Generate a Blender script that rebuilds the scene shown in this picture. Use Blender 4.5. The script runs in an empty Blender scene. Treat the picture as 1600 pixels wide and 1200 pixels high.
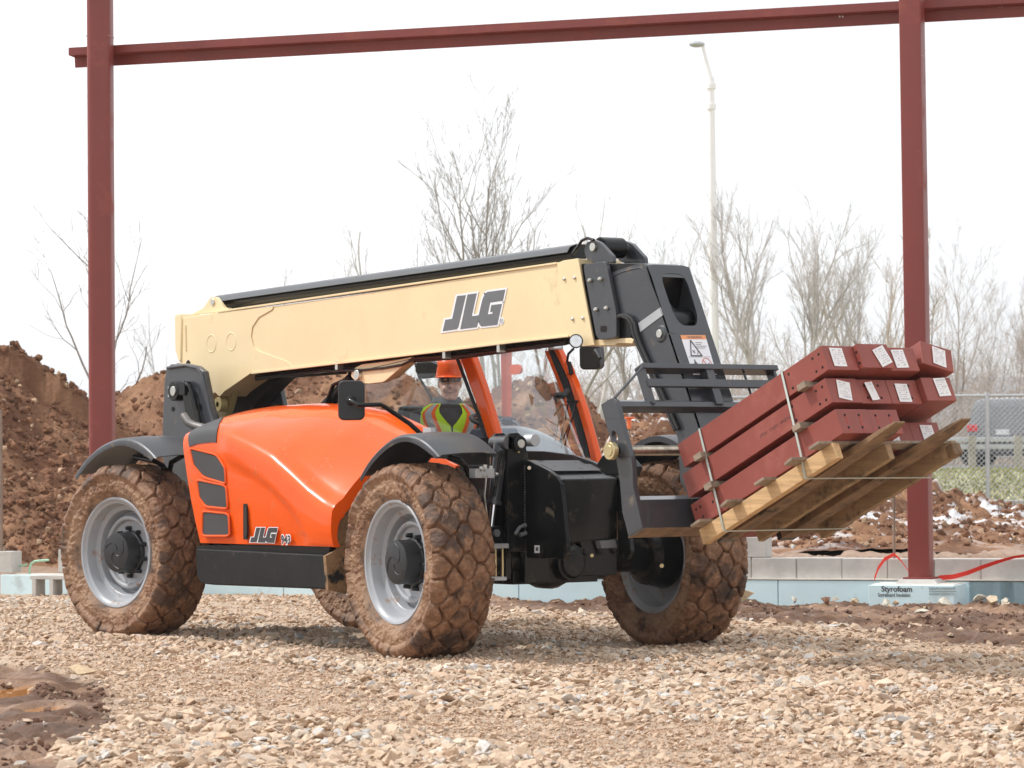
import bpy, bmesh, math, random
import numpy as np
from mathutils import Vector, Matrix
R_ = math.radians
random.seed(7); rng = np.random.default_rng(7)
scn = bpy.context.scene
col = scn.collection

# ------------------------------------------------------------------ camera, sky, sun, exposure
CAM = np.array([20.08, -13.22, 1.24]); YAW, PITCH, ROLL, FPX = R_(142.18), R_(1.32), R_(-.40), 5111.
_cy, _sy, _cp, _sp = math.cos(YAW), math.sin(YAW), math.cos(PITCH), math.sin(PITCH)
FW = np.array([_cy*_cp, _sy*_cp, _sp]); _r = np.array([_sy, -_cy, 0.]); _u = np.cross(_r, FW)
RT = math.cos(ROLL)*_r + math.sin(ROLL)*_u; UP = -math.sin(ROLL)*_r + math.cos(ROLL)*_u
cam = bpy.data.cameras.new('camera'); co = bpy.data.objects.new('camera', cam); col.objects.link(co)
m = Matrix(((RT[0], UP[0], -FW[0], CAM[0]), (RT[1], UP[1], -FW[1], CAM[1]), (RT[2], UP[2], -FW[2], CAM[2]), (0, 0, 0, 1)))
co.matrix_world = m
cam.sensor_width = 36; cam.lens = FPX/1600*36; cam.clip_end = 5000; cam.clip_start = .5
cam.dof.use_dof = True; cam.dof.focus_distance = 21.3; cam.dof.aperture_fstop = 8.5
scn.camera = co

SUN_EL = R_(50); sd = np.array([-.72, -.69]); sd /= np.linalg.norm(sd)
tosun = Vector((math.cos(SUN_EL)*sd[0], math.cos(SUN_EL)*sd[1], math.sin(SUN_EL)))
w = bpy.data.worlds.new('World'); scn.world = w; w.use_nodes = True
nt = w.node_tree; nt.nodes.clear()
o = nt.nodes.new('ShaderNodeOutputWorld'); bg = nt.nodes.new('ShaderNodeBackground')
sky = nt.nodes.new('ShaderNodeTexSky'); sky.sky_type = 'NISHITA'; sky.sun_disc = False
sky.sun_elevation = SUN_EL; sky.sun_rotation = math.atan2(sd[0], sd[1]); sky.dust_density = 3
# thin bright overcast: cloud cover mixed over the clear sky
tc = nt.nodes.new('ShaderNodeTexCoord'); ns = nt.nodes.new('ShaderNodeTexNoise'); ns.inputs['Scale'].default_value = 2.2
ns.inputs['Detail'].default_value = 5
nt.links.new(tc.outputs['Generated'], ns.inputs['Vector'])
cr = nt.nodes.new('ShaderNodeValToRGB'); cr.color_ramp.elements[0].position = .35; cr.color_ramp.elements[1].position = .7
cr.color_ramp.elements[0].color = (9.2, 9.5, 9.9, 1); cr.color_ramp.elements[1].color = (14.2, 14.3, 14.4, 1)
nt.links.new(ns.outputs['Fac'], cr.inputs['Fac'])
mx = nt.nodes.new('ShaderNodeMixRGB'); mx.inputs['Fac'].default_value = .9
nt.links.new(sky.outputs[0], mx.inputs['Color1']); nt.links.new(cr.outputs[0], mx.inputs['Color2'])
nt.links.new(mx.outputs[0], bg.inputs['Color']); bg.inputs['Strength'].default_value = .1
nt.links.new(bg.outputs[0], o.inputs['Surface'])
sl = bpy.data.lights.new('sun', 'SUN'); sl.energy = 2.9; sl.angle = R_(3); sl.color = (1, .98, .95)
so = bpy.data.objects.new('sun', sl); col.objects.link(so); so.rotation_euler = tosun.to_track_quat('Z', 'Y').to_euler()
scn.view_settings.view_transform = 'Standard'; scn.view_settings.look = 'None'
scn.view_settings.exposure = .12; scn.view_settings.gamma = 1
scn.cycles.max_bounces = 6; scn.cycles.transparent_max_bounces = 12
scn.cycles.volume_bounces = 0

# a photograph's point carried onto a real plane (used to measure the place)
def ray(x, y): return FW + RT*(x-800)/FPX - UP*(y-600)/FPX
def U(x, y, ax, v):
    d = ray(x, y); i = 'XYZ'.index(ax); return CAM + d*((v-CAM[i])/d[i])
def UPL(x, y, p0, n):
    d = ray(x, y); n = np.array(n, float); return CAM + d*(np.dot(np.array(p0)-CAM, n)/np.dot(d, n))
def D(x, y, z):          # at depth z along the view axis
    return CAM + ray(x, y)*z
def G(x, z, zz=0.):      # lateral pixel x at depth z, height zz
    d = ray(x, 720); p = CAM + d*z; return np.array([p[0], p[1], zz])
def UY(pts, Y): return [U(x, y, 'Y', Y) for x, y in pts]
def UX(pts, X): return [U(x, y, 'X', X) for x, y in pts]
def PROJ(P):
    d = P-CAM; z = d@FW; return 800+FPX*(d@RT)/z, 600-FPX*(d@UP)/z, z

# ------------------------------------------------------------------ numpy noise
_T = rng.random(4096)
def _h(ix, iy, iz): return _T[(ix*73856093 ^ iy*19349663 ^ iz*83492791) & 4095]
def vnoise(p, s=1.):
    p = np.asarray(p, float)*s; i = np.floor(p).astype(np.int64); f = p-i; f = f*f*(3-2*f)
    x, y, z = i[..., 0], i[..., 1], i[..., 2]; fx, fy, fz = f[..., 0], f[..., 1], f[..., 2]
    def L(a, b, t): return a+(b-a)*t
    return L(L(L(_h(x, y, z), _h(x+1, y, z), fx), L(_h(x, y+1, z), _h(x+1, y+1, z), fx), fy),
             L(L(_h(x, y, z+1), _h(x+1, y, z+1), fx), L(_h(x, y+1, z+1), _h(x+1, y+1, z+1), fx), fy), fz)
def fbm(p, s=1., o=4, g=.5):
    a = 0; k = 1.; t = 0
    for i in range(o): a = a+k*vnoise(p, s*2**i); t += k; k *= g
    return a/t
def p3(x, y, z=None): return np.stack([x, y, np.zeros_like(x)+(0 if z is None else z)], -1)

# ------------------------------------------------------------------ materials
def nodes(name):
    m = bpy.data.materials.new(name); m.use_nodes = True; nt = m.node_tree
    return m, nt, nt.nodes['Principled BSDF']
def tex(nt, kind, scale, detail=4, rough=.6, coord='Object', **k):
    tc = nt.nodes.new('ShaderNodeTexCoord'); t = nt.nodes.new(kind)
    mp = nt.nodes.new('ShaderNodeMapping'); mp.inputs['Scale'].default_value = scale if isinstance(scale, tuple) else (scale,)*3
    nt.links.new(tc.outputs[coord], mp.inputs[0]); nt.links.new(mp.outputs[0], t.inputs['Vector'])
    if kind == 'ShaderNodeTexNoise': t.inputs['Scale'].default_value = 1; t.inputs['Detail'].default_value = detail; t.inputs['Roughness'].default_value = rough
    else: t.inputs['Scale'].default_value = 1
    return t
def ramp(nt, src, stops):
    r = nt.nodes.new('ShaderNodeValToRGB'); e = r.color_ramp.elements
    while len(e) < len(stops): e.new(.5)
    for i, (p, c) in enumerate(stops):
        e[i].position = p; e[i].color = (*c, 1) if len(c) == 3 else c
    nt.links.new(src, r.inputs[0]); return r
def bump(nt, b, src, dist=.01, st=.6, prev=None):
    n = nt.nodes.new('ShaderNodeBump'); n.inputs['Distance'].default_value = dist; n.inputs['Strength'].default_value = st
    nt.links.new(src, n.inputs['Height'])
    if prev: nt.links.new(prev.outputs[0], n.inputs['Normal'])
    nt.links.new(n.outputs[0], b.inputs['Normal']); return n
def mixc(nt, fac, a, b):
    m = nt.nodes.new('ShaderNodeMixRGB')
    for s, v in (('Fac', fac), ('Color1', a), ('Color2', b)):
        if hasattr(v, 'is_output') or isinstance(v, bpy.types.NodeSocket): nt.links.new(v, m.inputs[s])
        else: m.inputs[s].default_value = v if s == 'Fac' else (*v, 1)
    return m
def M(name, c, rough=.5, metal=0, coat=0, var=.12, scale=3., bmp=0, bs=60., spec=.5, dirt=None, dirtamt=.0, dscale=4.):
    m, nt, b = nodes(name)
    b.inputs['Roughness'].default_value = rough; b.inputs['Metallic'].default_value = metal
    b.inputs['Coat Weight'].default_value = coat; b.inputs['Coat IOR'].default_value = 1.5; b.inputs['Coat Roughness'].default_value = .04
    b.inputs['Specular IOR Level'].default_value = spec
    n = tex(nt, 'ShaderNodeTexNoise', scale, 6)
    lo = tuple(x*(1-var) for x in c); hi = tuple(min(1, x*(1+var)) for x in c)
    r = ramp(nt, n.outputs['Fac'], [(.35, lo), (.65, hi)]); out = r.outputs[0]
    if dirt:
        n2 = tex(nt, 'ShaderNodeTexNoise', dscale, 8, .7)
        k = ramp(nt, n2.outputs['Fac'], [(.62-dirtamt*.4, (0, 0, 0)), (.72-dirtamt*.3, (1, 1, 1))])
        mm = mixc(nt, k.outputs[0], (0, 0, 0), dirt); nt.links.new(out, mm.inputs['Color1']); out = mm.outputs[0]
        rr = nt.nodes.new('ShaderNodeMapRange'); nt.links.new(k.outputs[0], rr.inputs[0])
        rr.inputs['To Min'].default_value = rough; rr.inputs['To Max'].default_value = .85; nt.links.new(rr.outputs[0], b.inputs['Roughness'])
    nt.links.new(out, b.inputs['Base Color'])
    if bmp:
        nb = tex(nt, 'ShaderNodeTexNoise', bs, 5, .65); bump(nt, b, nb.outputs['Fac'], bmp)
    return m
MUD = (.27, .15, .085)
mt = {}
mt['orange'] = M('orange_paint', (.83, .098, .003), .26, coat=.45, spec=.2, var=.05, dirt=(.55, .13, .04), dirtamt=.05, dscale=7.)
mt['tan'] = M('tan_paint', (.79, .635, .375), .38, coat=.25, var=.05, scale=1.5, dirt=(.66, .52, .31), dirtamt=.03, dscale=3.)
mt['tan2'] = M('olive_tan_paint', (.42, .34, .15), .5, var=.1)
mt['grey'] = M('charcoal_paint', (.04, .043, .050), .34, coat=.4, var=.1, bmp=.0008, bs=200, dirt=(.15, .12, .09), dirtamt=.04, dscale=9.)
mt['black'] = M('black_paint', (.006, .0065, .007), .3, spec=.25, coat=.15, var=.3, dirt=(.07, .055, .04), dirtamt=.1, dscale=8.)
mt['sill'] = M('scuffed_black_paint', (.012, .012, .0125), .45, spec=.25, coat=.0, var=.3, dirt=(.09, .075, .06), dirtamt=.06, dscale=14., bmp=.0008)
mt['plastic'] = M('black_plastic', (.016, .017, .019), .45, var=.15, bmp=.0006, bs=300)
mt['guard'] = M('grey_plastic', (.055, .058, .066), .40, var=.1, dirt=(.2, .15, .1), dirtamt=.03, dscale=10.)
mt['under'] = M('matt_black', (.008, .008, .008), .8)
mt['rim'] = M('silver_wheel_paint', (.36, .375, .40), .38, coat=.3, var=.06, dirt=(.30, .17, .09), dirtamt=.13, dscale=11.)
mt['steelbright'] = M('bright_zinc', (.62, .62, .58), .3, metal=.9, var=.1)
mt['chrome'] = M('chrome', (.75, .75, .76), .12, metal=1, var=.03)
mt['brass'] = M('brass', (.6, .5, .28), .35, metal=.8, var=.15)
mt['rubber'] = M('rubber', (.02, .02, .021), .7, var=.2)
mt['white'] = M('white_film', (.8, .81, .83), .4, var=.02)
mt['decal'] = M('decal_grey', (.14, .15, .16), .45, var=.04)
mt['decaldark'] = M('decal_dark', (.045, .042, .045), .45, var=.04)
mt['tagink'] = M('tag_ink', (.40, .40, .41), .6, var=.2)
mt['ink'] = M('ink', (.12, .12, .13), .6, var=.1)
mt['orangefilm'] = M('orange_film', (.8, .33, .13), .45, var=.04)
mt['redink'] = M('red_ink', (.7, .15, .1), .5)
mt['rodsteel'] = M('worn_steel', (.50, .44, .35), .28, metal=.9, var=.25, scale=14., dirt=(.15, .10, .06), dirtamt=.1, dscale=18.)
mt['primer'] = M('red_oxide_primer', (.25, .058, .043), .5, var=.12, scale=2.5, bmp=.0007, bs=180, dirt=(.33, .10, .075), dirtamt=.12, dscale=5.)
mt['primer2'] = M('red_oxide_primer_post', (.215, .042, .034), .42, var=.08, scale=1.2, dirt=(.28, .075, .058), dirtamt=.14, dscale=2.5)
mt['hole'] = M('dark_hole', (.01, .006, .005), .9)
mt['paper'] = M('paper_tag', (.78, .76, .76), .6, var=.03)
mt['band'] = M('galvanised_strap', (.55, .62, .57), .35, metal=.4, var=.1)
mt['pipesteel'] = M('dull_pipe', (.20, .19, .18), .4, metal=.6, var=.2)
mt['concrete'] = M('concrete', (.50, .48, .45), .85, var=.12, scale=5, bmp=.003, bs=70)
mt['glasslamp'] = M('lamp_glass', (.7, .72, .74), .12, metal=.6, var=.1, scale=30)
mt['redlens'] = M('red_lens', (.75, .03, .04), .25)
mt['orangelens'] = M('orange_lens', (.9, .25, .05), .25)
mt['hivis'] = M('lime_fabric', (.58, .88, .03), .8, var=.08, bmp=.003, bs=30)
mt['hiorange'] = M('orange_fabric', (.95, .16, .03), .8, var=.05)
mt['reflect'] = M('reflective_tape', (.42, .42, .43), .5, var=.05)
mt['jacket'] = M('grey_jacket', (.07, .07, .075), .85, var=.25, scale=12, bmp=.006, bs=22)
mt['skin'] = M('skin', (.66, .38, .29), .55, var=.1, scale=30)
mt['hat'] = M('orange_hat', (.95, .12, .02), .3, coat=.3, var=.05, dirt=(.4, .1, .05), dirtamt=.06, dscale=20)
mt['navy'] = M('navy_fabric', (.015, .018, .03), .8)
mt['lips'] = M('lips', (.38, .16, .13), .6)
mt['dash'] = M('blue_grey_dash', (.08, .11, .15), .45, var=.08)
mt['cowl'] = M('sky_reflection_cowl', (.38, .41, .44), .4)  # pale tone stands in for sky reflected off the dash
mt['galv'] = M('galvanised_steel', (.50, .52, .54), .45, metal=.5, var=.1)
mt['lamppost'] = M('white_lamp_post', (.9, .9, .9), .5, var=.03)
mt['foam'] = M('blue_foam', (.65, .83, .88), .75, var=.06, scale=2, dirt=(.5, .6, .62), dirtamt=.1)
mt['foamtop'] = M('foam_top', (.72, .68, .60), .85, var=.12, scale=8)
mt['tape'] = M('red_tape', (.85, .045, .03), .5, var=.1)
mt['rebar'] = M('rebar', (.23, .17, .13), .7, var=.2)
mt['green'] = M('green_pipe', (.36, .60, .42), .45)
mt['capor'] = M('orange_cap', (.85, .2, .07), .5)
mt['carpaint'] = M('dark_car_paint', (.16, .165, .175), .25, coat=1, var=.05)
mt['carglass'] = M('dark_car_glass', (.06, .075, .10), .12, spec=.8)
mt['twood'] = M('grey_timber', (.35, .32, .26), .85, var=.2)
mt['grille'] = M('grille_mesh', (.05, .05, .052), .6, var=.1, bmp=.002, bs=420)

def wood(name, c, dirtc, amt):
    m, nt, b = nodes(name); b.inputs['Roughness'].default_value = .78
    n = tex(nt, 'ShaderNodeTexNoise', (2.5, 40, 40), 6, .65)
    n2 = tex(nt, 'ShaderNodeTexNoise', 5, 7, .7)
    r = ramp(nt, n.outputs['Fac'], [(.3, tuple(x*.68 for x in c)), (.7, tuple(min(1, x*1.15) for x in c))])
    k = ramp(nt, n2.outputs['Fac'], [(.66-amt*.4, (0, 0, 0)), (.8-amt*.4, (1, 1, 1))])
    mm = mixc(nt, k.outputs[0], (0, 0, 0), dirtc); nt.links.new(r.outputs[0], mm.inputs['Color1'])
    nt.links.new(mm.outputs[0], b.inputs['Base Color']); bump(nt, b, n.outputs['Fac'], .003); return m
mt['pine'] = wood('fresh_pine', (.62, .40, .20), (.30, .17, .08), .22)
mt['oldwood'] = wood('weathered_board', (.36, .24, .13), (.10, .07, .045), .35)
mt['graywood'] = wood('grey_board', (.30, .23, .17), (.12, .09, .06), .3)
mt['forkmud'] = M('muddy_steel', (.19, .115, .06), .7, var=.35, scale=9, bmp=.006, bs=30, dirt=(.03, .025, .02), dirtamt=.13, dscale=6)

def mudmat(name, base, lighter, under, lo, scale=14., rough=.6, bmpd=.012, attr=None):
    m, nt, b = nodes(name); b.inputs['Roughness'].default_value = rough; b.inputs['Specular IOR Level'].default_value = .4
    n = tex(nt, 'ShaderNodeTexNoise', scale, 9, .7); n2 = tex(nt, 'ShaderNodeTexNoise', scale*.22, 5, .6)
    r = ramp(nt, n.outputs['Fac'], [(.3, tuple(x*.55 for x in base)), (.5, base), (.72, lighter)])
    out = r.outputs[0]
    if under:
        k = ramp(nt, n2.outputs['Fac'], [(lo, (1, 1, 1)), (lo+.07, (0, 0, 0))])
        mm = mixc(nt, k.outputs[0], (0, 0, 0), under); nt.links.new(out, mm.inputs['Color1']); out = mm.outputs[0]
    if attr:
        a = nt.nodes.new('ShaderNodeAttribute'); a.attribute_name = attr
        mm = mixc(nt, 0., (0, 0, 0), (.022, .022, .024)); nt.links.new(out, mm.inputs['Color1']); nt.links.new(a.outputs['Fac'], mm.inputs['Fac']); out = mm.outputs[0]
    if attr:
        a = nt.nodes.new('ShaderNodeAttribute'); a.attribute_name = 'dry'; sc_ = nt.nodes.new('ShaderNodeMath'); sc_.operation = 'MULTIPLY'; sc_.inputs[1].default_value = .6; nt.links.new(a.outputs['Fac'], sc_.inputs[0])
        mm = mixc(nt, 0., (0, 0, 0), (.44, .275, .17)); nt.links.new(out, mm.inputs['Color1']); nt.links.new(sc_.outputs[0], mm.inputs['Fac']); out = mm.outputs[0]
    nt.links.new(out, b.inputs['Base Color'])
    nb = tex(nt, 'ShaderNodeTexNoise', scale*3.5, 6, .7); p = bump(nt, b, nb.outputs['Fac'], bmpd*.5, .8)
    bump(nt, b, n.outputs['Fac'], bmpd, .9, p); return m
mt['tyremud'] = mudmat('muddy_rubber', (.235, .118, .062), (.40, .235, .14), (.10, .055, .035), .38, 18, .5, .016, attr='bare')
mt['mudsplash'] = mudmat('mud_crust', (.30, .18, .09), (.38, .24, .13), (.012, .012, .012), .38, 22)
mt['dirt'] = mudmat('brown_soil', (.27, .145, .082), (.43, .28, .18), None, 0, 5, .85, .05)

# rocks and soils take their tint from a real per-stone colour
def tintmat(name, rough=.8, scale=40, bmpd=.003):
    m, nt, b = nodes(name); b.inputs['Roughness'].default_value = rough; b.inputs['Specular IOR Level'].default_value = .3
    a = nt.nodes.new('ShaderNodeAttribute'); a.attribute_name = 'tint'
    n = tex(nt, 'ShaderNodeTexNoise', scale, 5, .65)
    r = ramp(nt, n.outputs['Fac'], [(.3, (.78, .76, .74)), (.7, (1.15, 1.14, 1.12))])
    mm = nt.nodes.new('ShaderNodeMixRGB'); mm.blend_type = 'MULTIPLY'; mm.inputs['Fac'].default_value = 1
    nt.links.new(a.outputs['Color'], mm.inputs['Color1']); nt.links.new(r.outputs[0], mm.inputs['Color2'])
    nt.links.new(mm.outputs[0], b.inputs['Base Color']); bump(nt, b, n.outputs['Fac'], bmpd); return m
mt['stone'] = tintmat('crushed_stone'); mt['soil'] = tintmat('soil', .85, 14, .045)
def glassmat(name, f0, tint):
    m = bpy.data.materials.new(name); m.use_nodes = True; nt = m.node_tree; nt.nodes.clear()
    o = nt.nodes.new('ShaderNodeOutputMaterial'); t = nt.nodes.new('ShaderNodeBsdfTransparent'); t.inputs[0].default_value = (*tint, 1)
    g = nt.nodes.new('ShaderNodeBsdfGlossy'); g.inputs['Roughness'].default_value = .02; g.inputs[0].default_value = (.9, .95, 1, 1)
    fr = nt.nodes.new('ShaderNodeLayerWeight'); fr.inputs[0].default_value = .5
    pw_ = nt.nodes.new('ShaderNodeMath'); pw_.operation = 'POWER'; pw_.inputs[1].default_value = 4.5; nt.links.new(fr.outputs['Facing'], pw_.inputs[0])
    ad = nt.nodes.new('ShaderNodeMath'); ad.operation = 'MULTIPLY_ADD'; ad.inputs[1].default_value = 1-f0; ad.inputs[2].default_value = f0; nt.links.new(pw_.outputs[0], ad.inputs[0])
    mx = nt.nodes.new('ShaderNodeMixShader'); nt.links.new(ad.outputs[0], mx.inputs[0]); nt.links.new(t.outputs[0], mx.inputs[1]); nt.links.new(g.outputs[0], mx.inputs[2])
    nt.links.new(mx.outputs[0], o.inputs[0]); return m
mt['windscreen'] = glassmat('windscreen_glass', .15, (.95, .97, .97))
mt['glass'] = glassmat('cab_glass', .045, (.97, .985, .98))

# ------------------------------------------------------------------ mesh building
class MB:
    def __init__(s): s.v = []; s.f = []; s.mi = []; s.pc = []
    def each(s, name, mat, parent=None, **k):        # every added piece becomes an object of its own
        out = []
        for v, f, mi in s.pc: out.append(MB().add(v, f, mi).build(name, mat, parent, **k))
        return out
    def add(s, v, f, mi=0):
        n = len(s.v); s.pc.append((v, f, mi)); s.v += [tuple(float(c) for c in p) for p in v]; s.f += [tuple(n+i for i in q) for q in f]; s.mi += [mi]*len(f); return s
    def box(s, c, d, ax=None, mi=0):
        c = np.array(c, float); A = np.eye(3) if ax is None else np.array(ax, float)
        v = [c + A[0]*x*d[0]/2 + A[1]*y*d[1]/2 + A[2]*z*d[2]/2 for x in (-1, 1) for y in (-1, 1) for z in (-1, 1)]
        return s.add(v, [(0, 1, 3, 2), (4, 6, 7, 5), (0, 4, 5, 1), (2, 3, 7, 6), (0, 2, 6, 4), (1, 5, 7, 3)], mi)
    def prism(s, poly, vec, mi=0):
        p = [np.array(q, float) for q in poly]; n = len(p); vec = np.array(vec, float)
        f = [tuple(range(n)), tuple(range(2*n-1, n-1, -1))] + [(i, n+i, n+(i+1) % n, (i+1) % n) for i in range(n)]
        return s.add(p+[q+vec for q in p], f, mi)
    def ringplate(s, outer, inner, vec, mi=0):      # plate with a hole; loops of equal length
        n = len(outer); vec = np.array(vec, float); o = [np.array(q, float) for q in outer]; i_ = [np.array(q, float) for q in inner]
        v = o+i_+[q+vec for q in o]+[q+vec for q in i_]; f = []
        for k in range(n):
            j = (k+1) % n
            f += [(k, j, n+j, n+k), (2*n+k, 3*n+k, 3*n+j, 2*n+j), (k, 2*n+k, 2*n+j, j), (n+k, n+j, 3*n+j, 3*n+k)]
        return s.add(v, f, mi)
    def tube(s, path, r, n=10, mi=0, cap=True, up=None):
        P = [np.array(p, float) for p in path]; m = len(P); rr = r if hasattr(r, '__len__') else [r]*m; v = []; f = []
        pu = None
        for i in range(m):
            t = P[min(i+1, m-1)]-P[max(i-1, 0)]; t /= (np.linalg.norm(t)+1e-12)
            if pu is None:
                a = np.array([0, 0, 1.]) if abs(t[2]) < .9 else np.array([1., 0, 0]); pu = np.cross(t, a)
            pu = pu-t*np.dot(pu, t); pu /= np.linalg.norm(pu)+1e-12; w_ = np.cross(t, pu)
            for k in range(n):
                a = 2*math.pi*k/n; v.append(P[i]+rr[i]*(math.cos(a)*pu+math.sin(a)*w_))
        for i in range(m-1):
            for k in range(n): f.append((i*n+k, i*n+(k+1) % n, (i+1)*n+(k+1) % n, (i+1)*n+k))
        if cap: f += [tuple(range(n-1, -1, -1)), tuple((m-1)*n+k for k in range(n))]
        return s.add(v, f, mi)
    def cyl(s, a, b, r, n=20, mi=0, r2=None): return s.tube([a, b], [r, r if r2 is None else r2], n, mi)
    def lathe(s, prof, c, ax='y', n=48, mi=0):       # prof: (radius, along) pairs
        v = []; f = []; c = np.array(c, float); m = len(prof)
        for r, t in prof:
            for k in range(n):
                a = 2*math.pi*k/n; x, z = r*math.cos(a), r*math.sin(a)
                v.append(c+{'y': (x, t, z), 'x': (t, x, z), 'z': (x, z, t)}[ax])
        for i in range(m-1):
            for k in range(n): f.append((i*n+k, i*n+(k+1) % n, (i+1)*n+(k+1) % n, (i+1)*n+k))
        return s.add(v, f, mi)
    def sphere(s, c, r, n=14, mi=0, sc=(1, 1, 1)):
        v = []; f = []; c = np.array(c, float); m = n//2+1
        for i in range(m+1):
            t = math.pi*i/m
            for k in range(n):
                a = 2*math.pi*k/n; v.append(c+np.array([math.sin(t)*math.cos(a)*sc[0], math.sin(t)*math.sin(a)*sc[1], math.cos(t)*sc[2]])*r)
        for i in range(m):
            for k in range(n): f.append((i*n+k, i*n+(k+1) % n, (i+1)*n+(k+1) % n, (i+1)*n+k))
        return s.add(v, f, mi)
    def grid(s, rows, mi=0, closed=False):
        n = len(rows[0]); v = [p for r in rows for p in r]; f = []
        for i in range(len(rows)-1):
            for k in range(n if closed else n-1): f.append((i*n+k, i*n+(k+1) % n, (i+1)*n+(k+1) % n, (i+1)*n+k))
        return s.add(v, f, mi)
    def build(s, name, mat, parent=None, bevel=0, ang=38, solid=0, subsurf=0, org=None):
        me = bpy.data.meshes.new(name); bm = bmesh.new()
        vs = [bm.verts.new(p if org is None else (p[0]-org[0], p[1]-org[1], p[2]-org[2])) for p in s.v]
        for q, mi in zip(s.f, s.mi):
            try: fc = bm.faces.new([vs[i] for i in q]); fc.material_index = mi; fc.smooth = True
            except ValueError: pass
        bmesh.ops.remove_doubles(bm, verts=bm.verts, dist=1e-5)
        bmesh.ops.dissolve_degenerate(bm, edges=bm.edges, dist=1e-6)
        bmesh.ops.recalc_face_normals(bm, faces=bm.faces)
        a = R_(ang)
        for e in bm.edges:
            if len(e.link_faces) != 2 or e.calc_face_angle(0) > a: e.smooth = False
        bm.to_mesh(me); bm.free()
        ob = bpy.data.objects.new(name, me); col.objects.link(ob)
        for x in (mat if isinstance(mat, (list, tuple)) else [mat]): me.materials.append(mt[x] if isinstance(x, str) else x)
        if parent: ob.parent = parent
        if org is not None and not parent: ob.location = org
        if solid:
            q = ob.modifiers.new('s', 'SOLIDIFY'); q.thickness = solid; q.offset = 0
        if subsurf:
            q = ob.modifiers.new('u', 'SUBSURF'); q.levels = q.render_levels = subsurf
        if bevel:
            q = ob.modifiers.new('b', 'BEVEL'); q.width = bevel; q.segments = 2; q.limit_method = 'ANGLE'; q.angle_limit = R_(40); q.harden_normals = True
        return ob
def fastmesh(name, V, F, mat, parent=None, tint=None, smooth=False, mi=None, tint_face=False):
    me = bpy.data.meshes.new(name); V = np.asarray(V, np.float32); F = np.asarray(F, np.int32); k = F.shape[1]
    me.vertices.add(len(V)); me.vertices.foreach_set('co', V.ravel()); me.loops.add(F.size); me.loops.foreach_set('vertex_index', F.ravel())
    me.polygons.add(len(F)); me.polygons.foreach_set('loop_start', np.arange(0, F.size, k, dtype=np.int32)); me.polygons.foreach_set('loop_total', np.full(len(F), k, np.int32))
    me.polygons.foreach_set('use_smooth', np.full(len(F), smooth, bool))
    if mi is not None: me.polygons.foreach_set('material_index', np.asarray(mi, np.int32))
    me.update(calc_edges=True)
    if tint is not None:
        a = me.color_attributes.new('tint', 'FLOAT_COLOR', 'POINT'); t = np.ones((len(V), 4), np.float32); t[:, :3] = tint; a.data.foreach_set('color', t.ravel())
    for x in (mat if isinstance(mat, (list, tuple)) else [mat]): me.materials.append(mt[x] if isinstance(x, str) else x)
    ob = bpy.data.objects.new(name, me); col.objects.link(ob)
    if parent: ob.parent = parent
    return ob
def tag(o, label, cat, group=None, kind=None):
    o['label'] = label; o['category'] = cat
    if group: o['group'] = group
    if kind: o['kind'] = kind
    return o
def struct(o, label=None, cat=None):
    o['kind'] = 'structure'
    if label: o['label'] = label
    if cat: o['category'] = cat
    return o
def thing(name, label, cat, loc=(0, 0, 0), group=None):
    e = bpy.data.objects.new(name, None); e.location = tuple(loc); e.empty_display_size = .2; col.objects.link(e); tag(e, label, cat, group)
    bpy.context.view_layer.update(); return e
def text(name, s, org, ux, uy, size, mat, parent=None, ext=.0005, loc0=(0, 0, 0), bold=0):
    cu = bpy.data.curves.new(name, 'FONT'); cu.body = s; cu.size = size; cu.extrude = 0; cu.offset = bold
    t = bpy.data.objects.new(name, cu); col.objects.link(t); dg = bpy.context.evaluated_depsgraph_get()
    me = bpy.data.meshes.new_from_object(t.evaluated_get(dg)); bpy.data.objects.remove(t); bpy.data.curves.remove(cu)
    ux = np.array(ux, float); uy = np.array(uy, float); org = np.array(org, float)-np.array(loc0)
    for v in me.vertices: c = org+ux*v.co.x+uy*v.co.y; v.co = c
    ob = bpy.data.objects.new(name, me); me.materials.clear(); me.materials.append(mt[mat]); col.objects.link(ob)
    if parent: ob.parent = parent
    return ob
def rrect(cx, cy, w, h, r, n=5):
    out = []
    for sx, sy, a0 in ((1, 1, 0), (-1, 1, 90), (-1, -1, 180), (1, -1, 270)):
        for k in range(n+1):
            a = R_(a0+90*k/n); out.append((cx+sx*(w/2-r)+r*math.cos(a), cy+sy*(h/2-r)+r*math.sin(a)))
    return out

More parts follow.
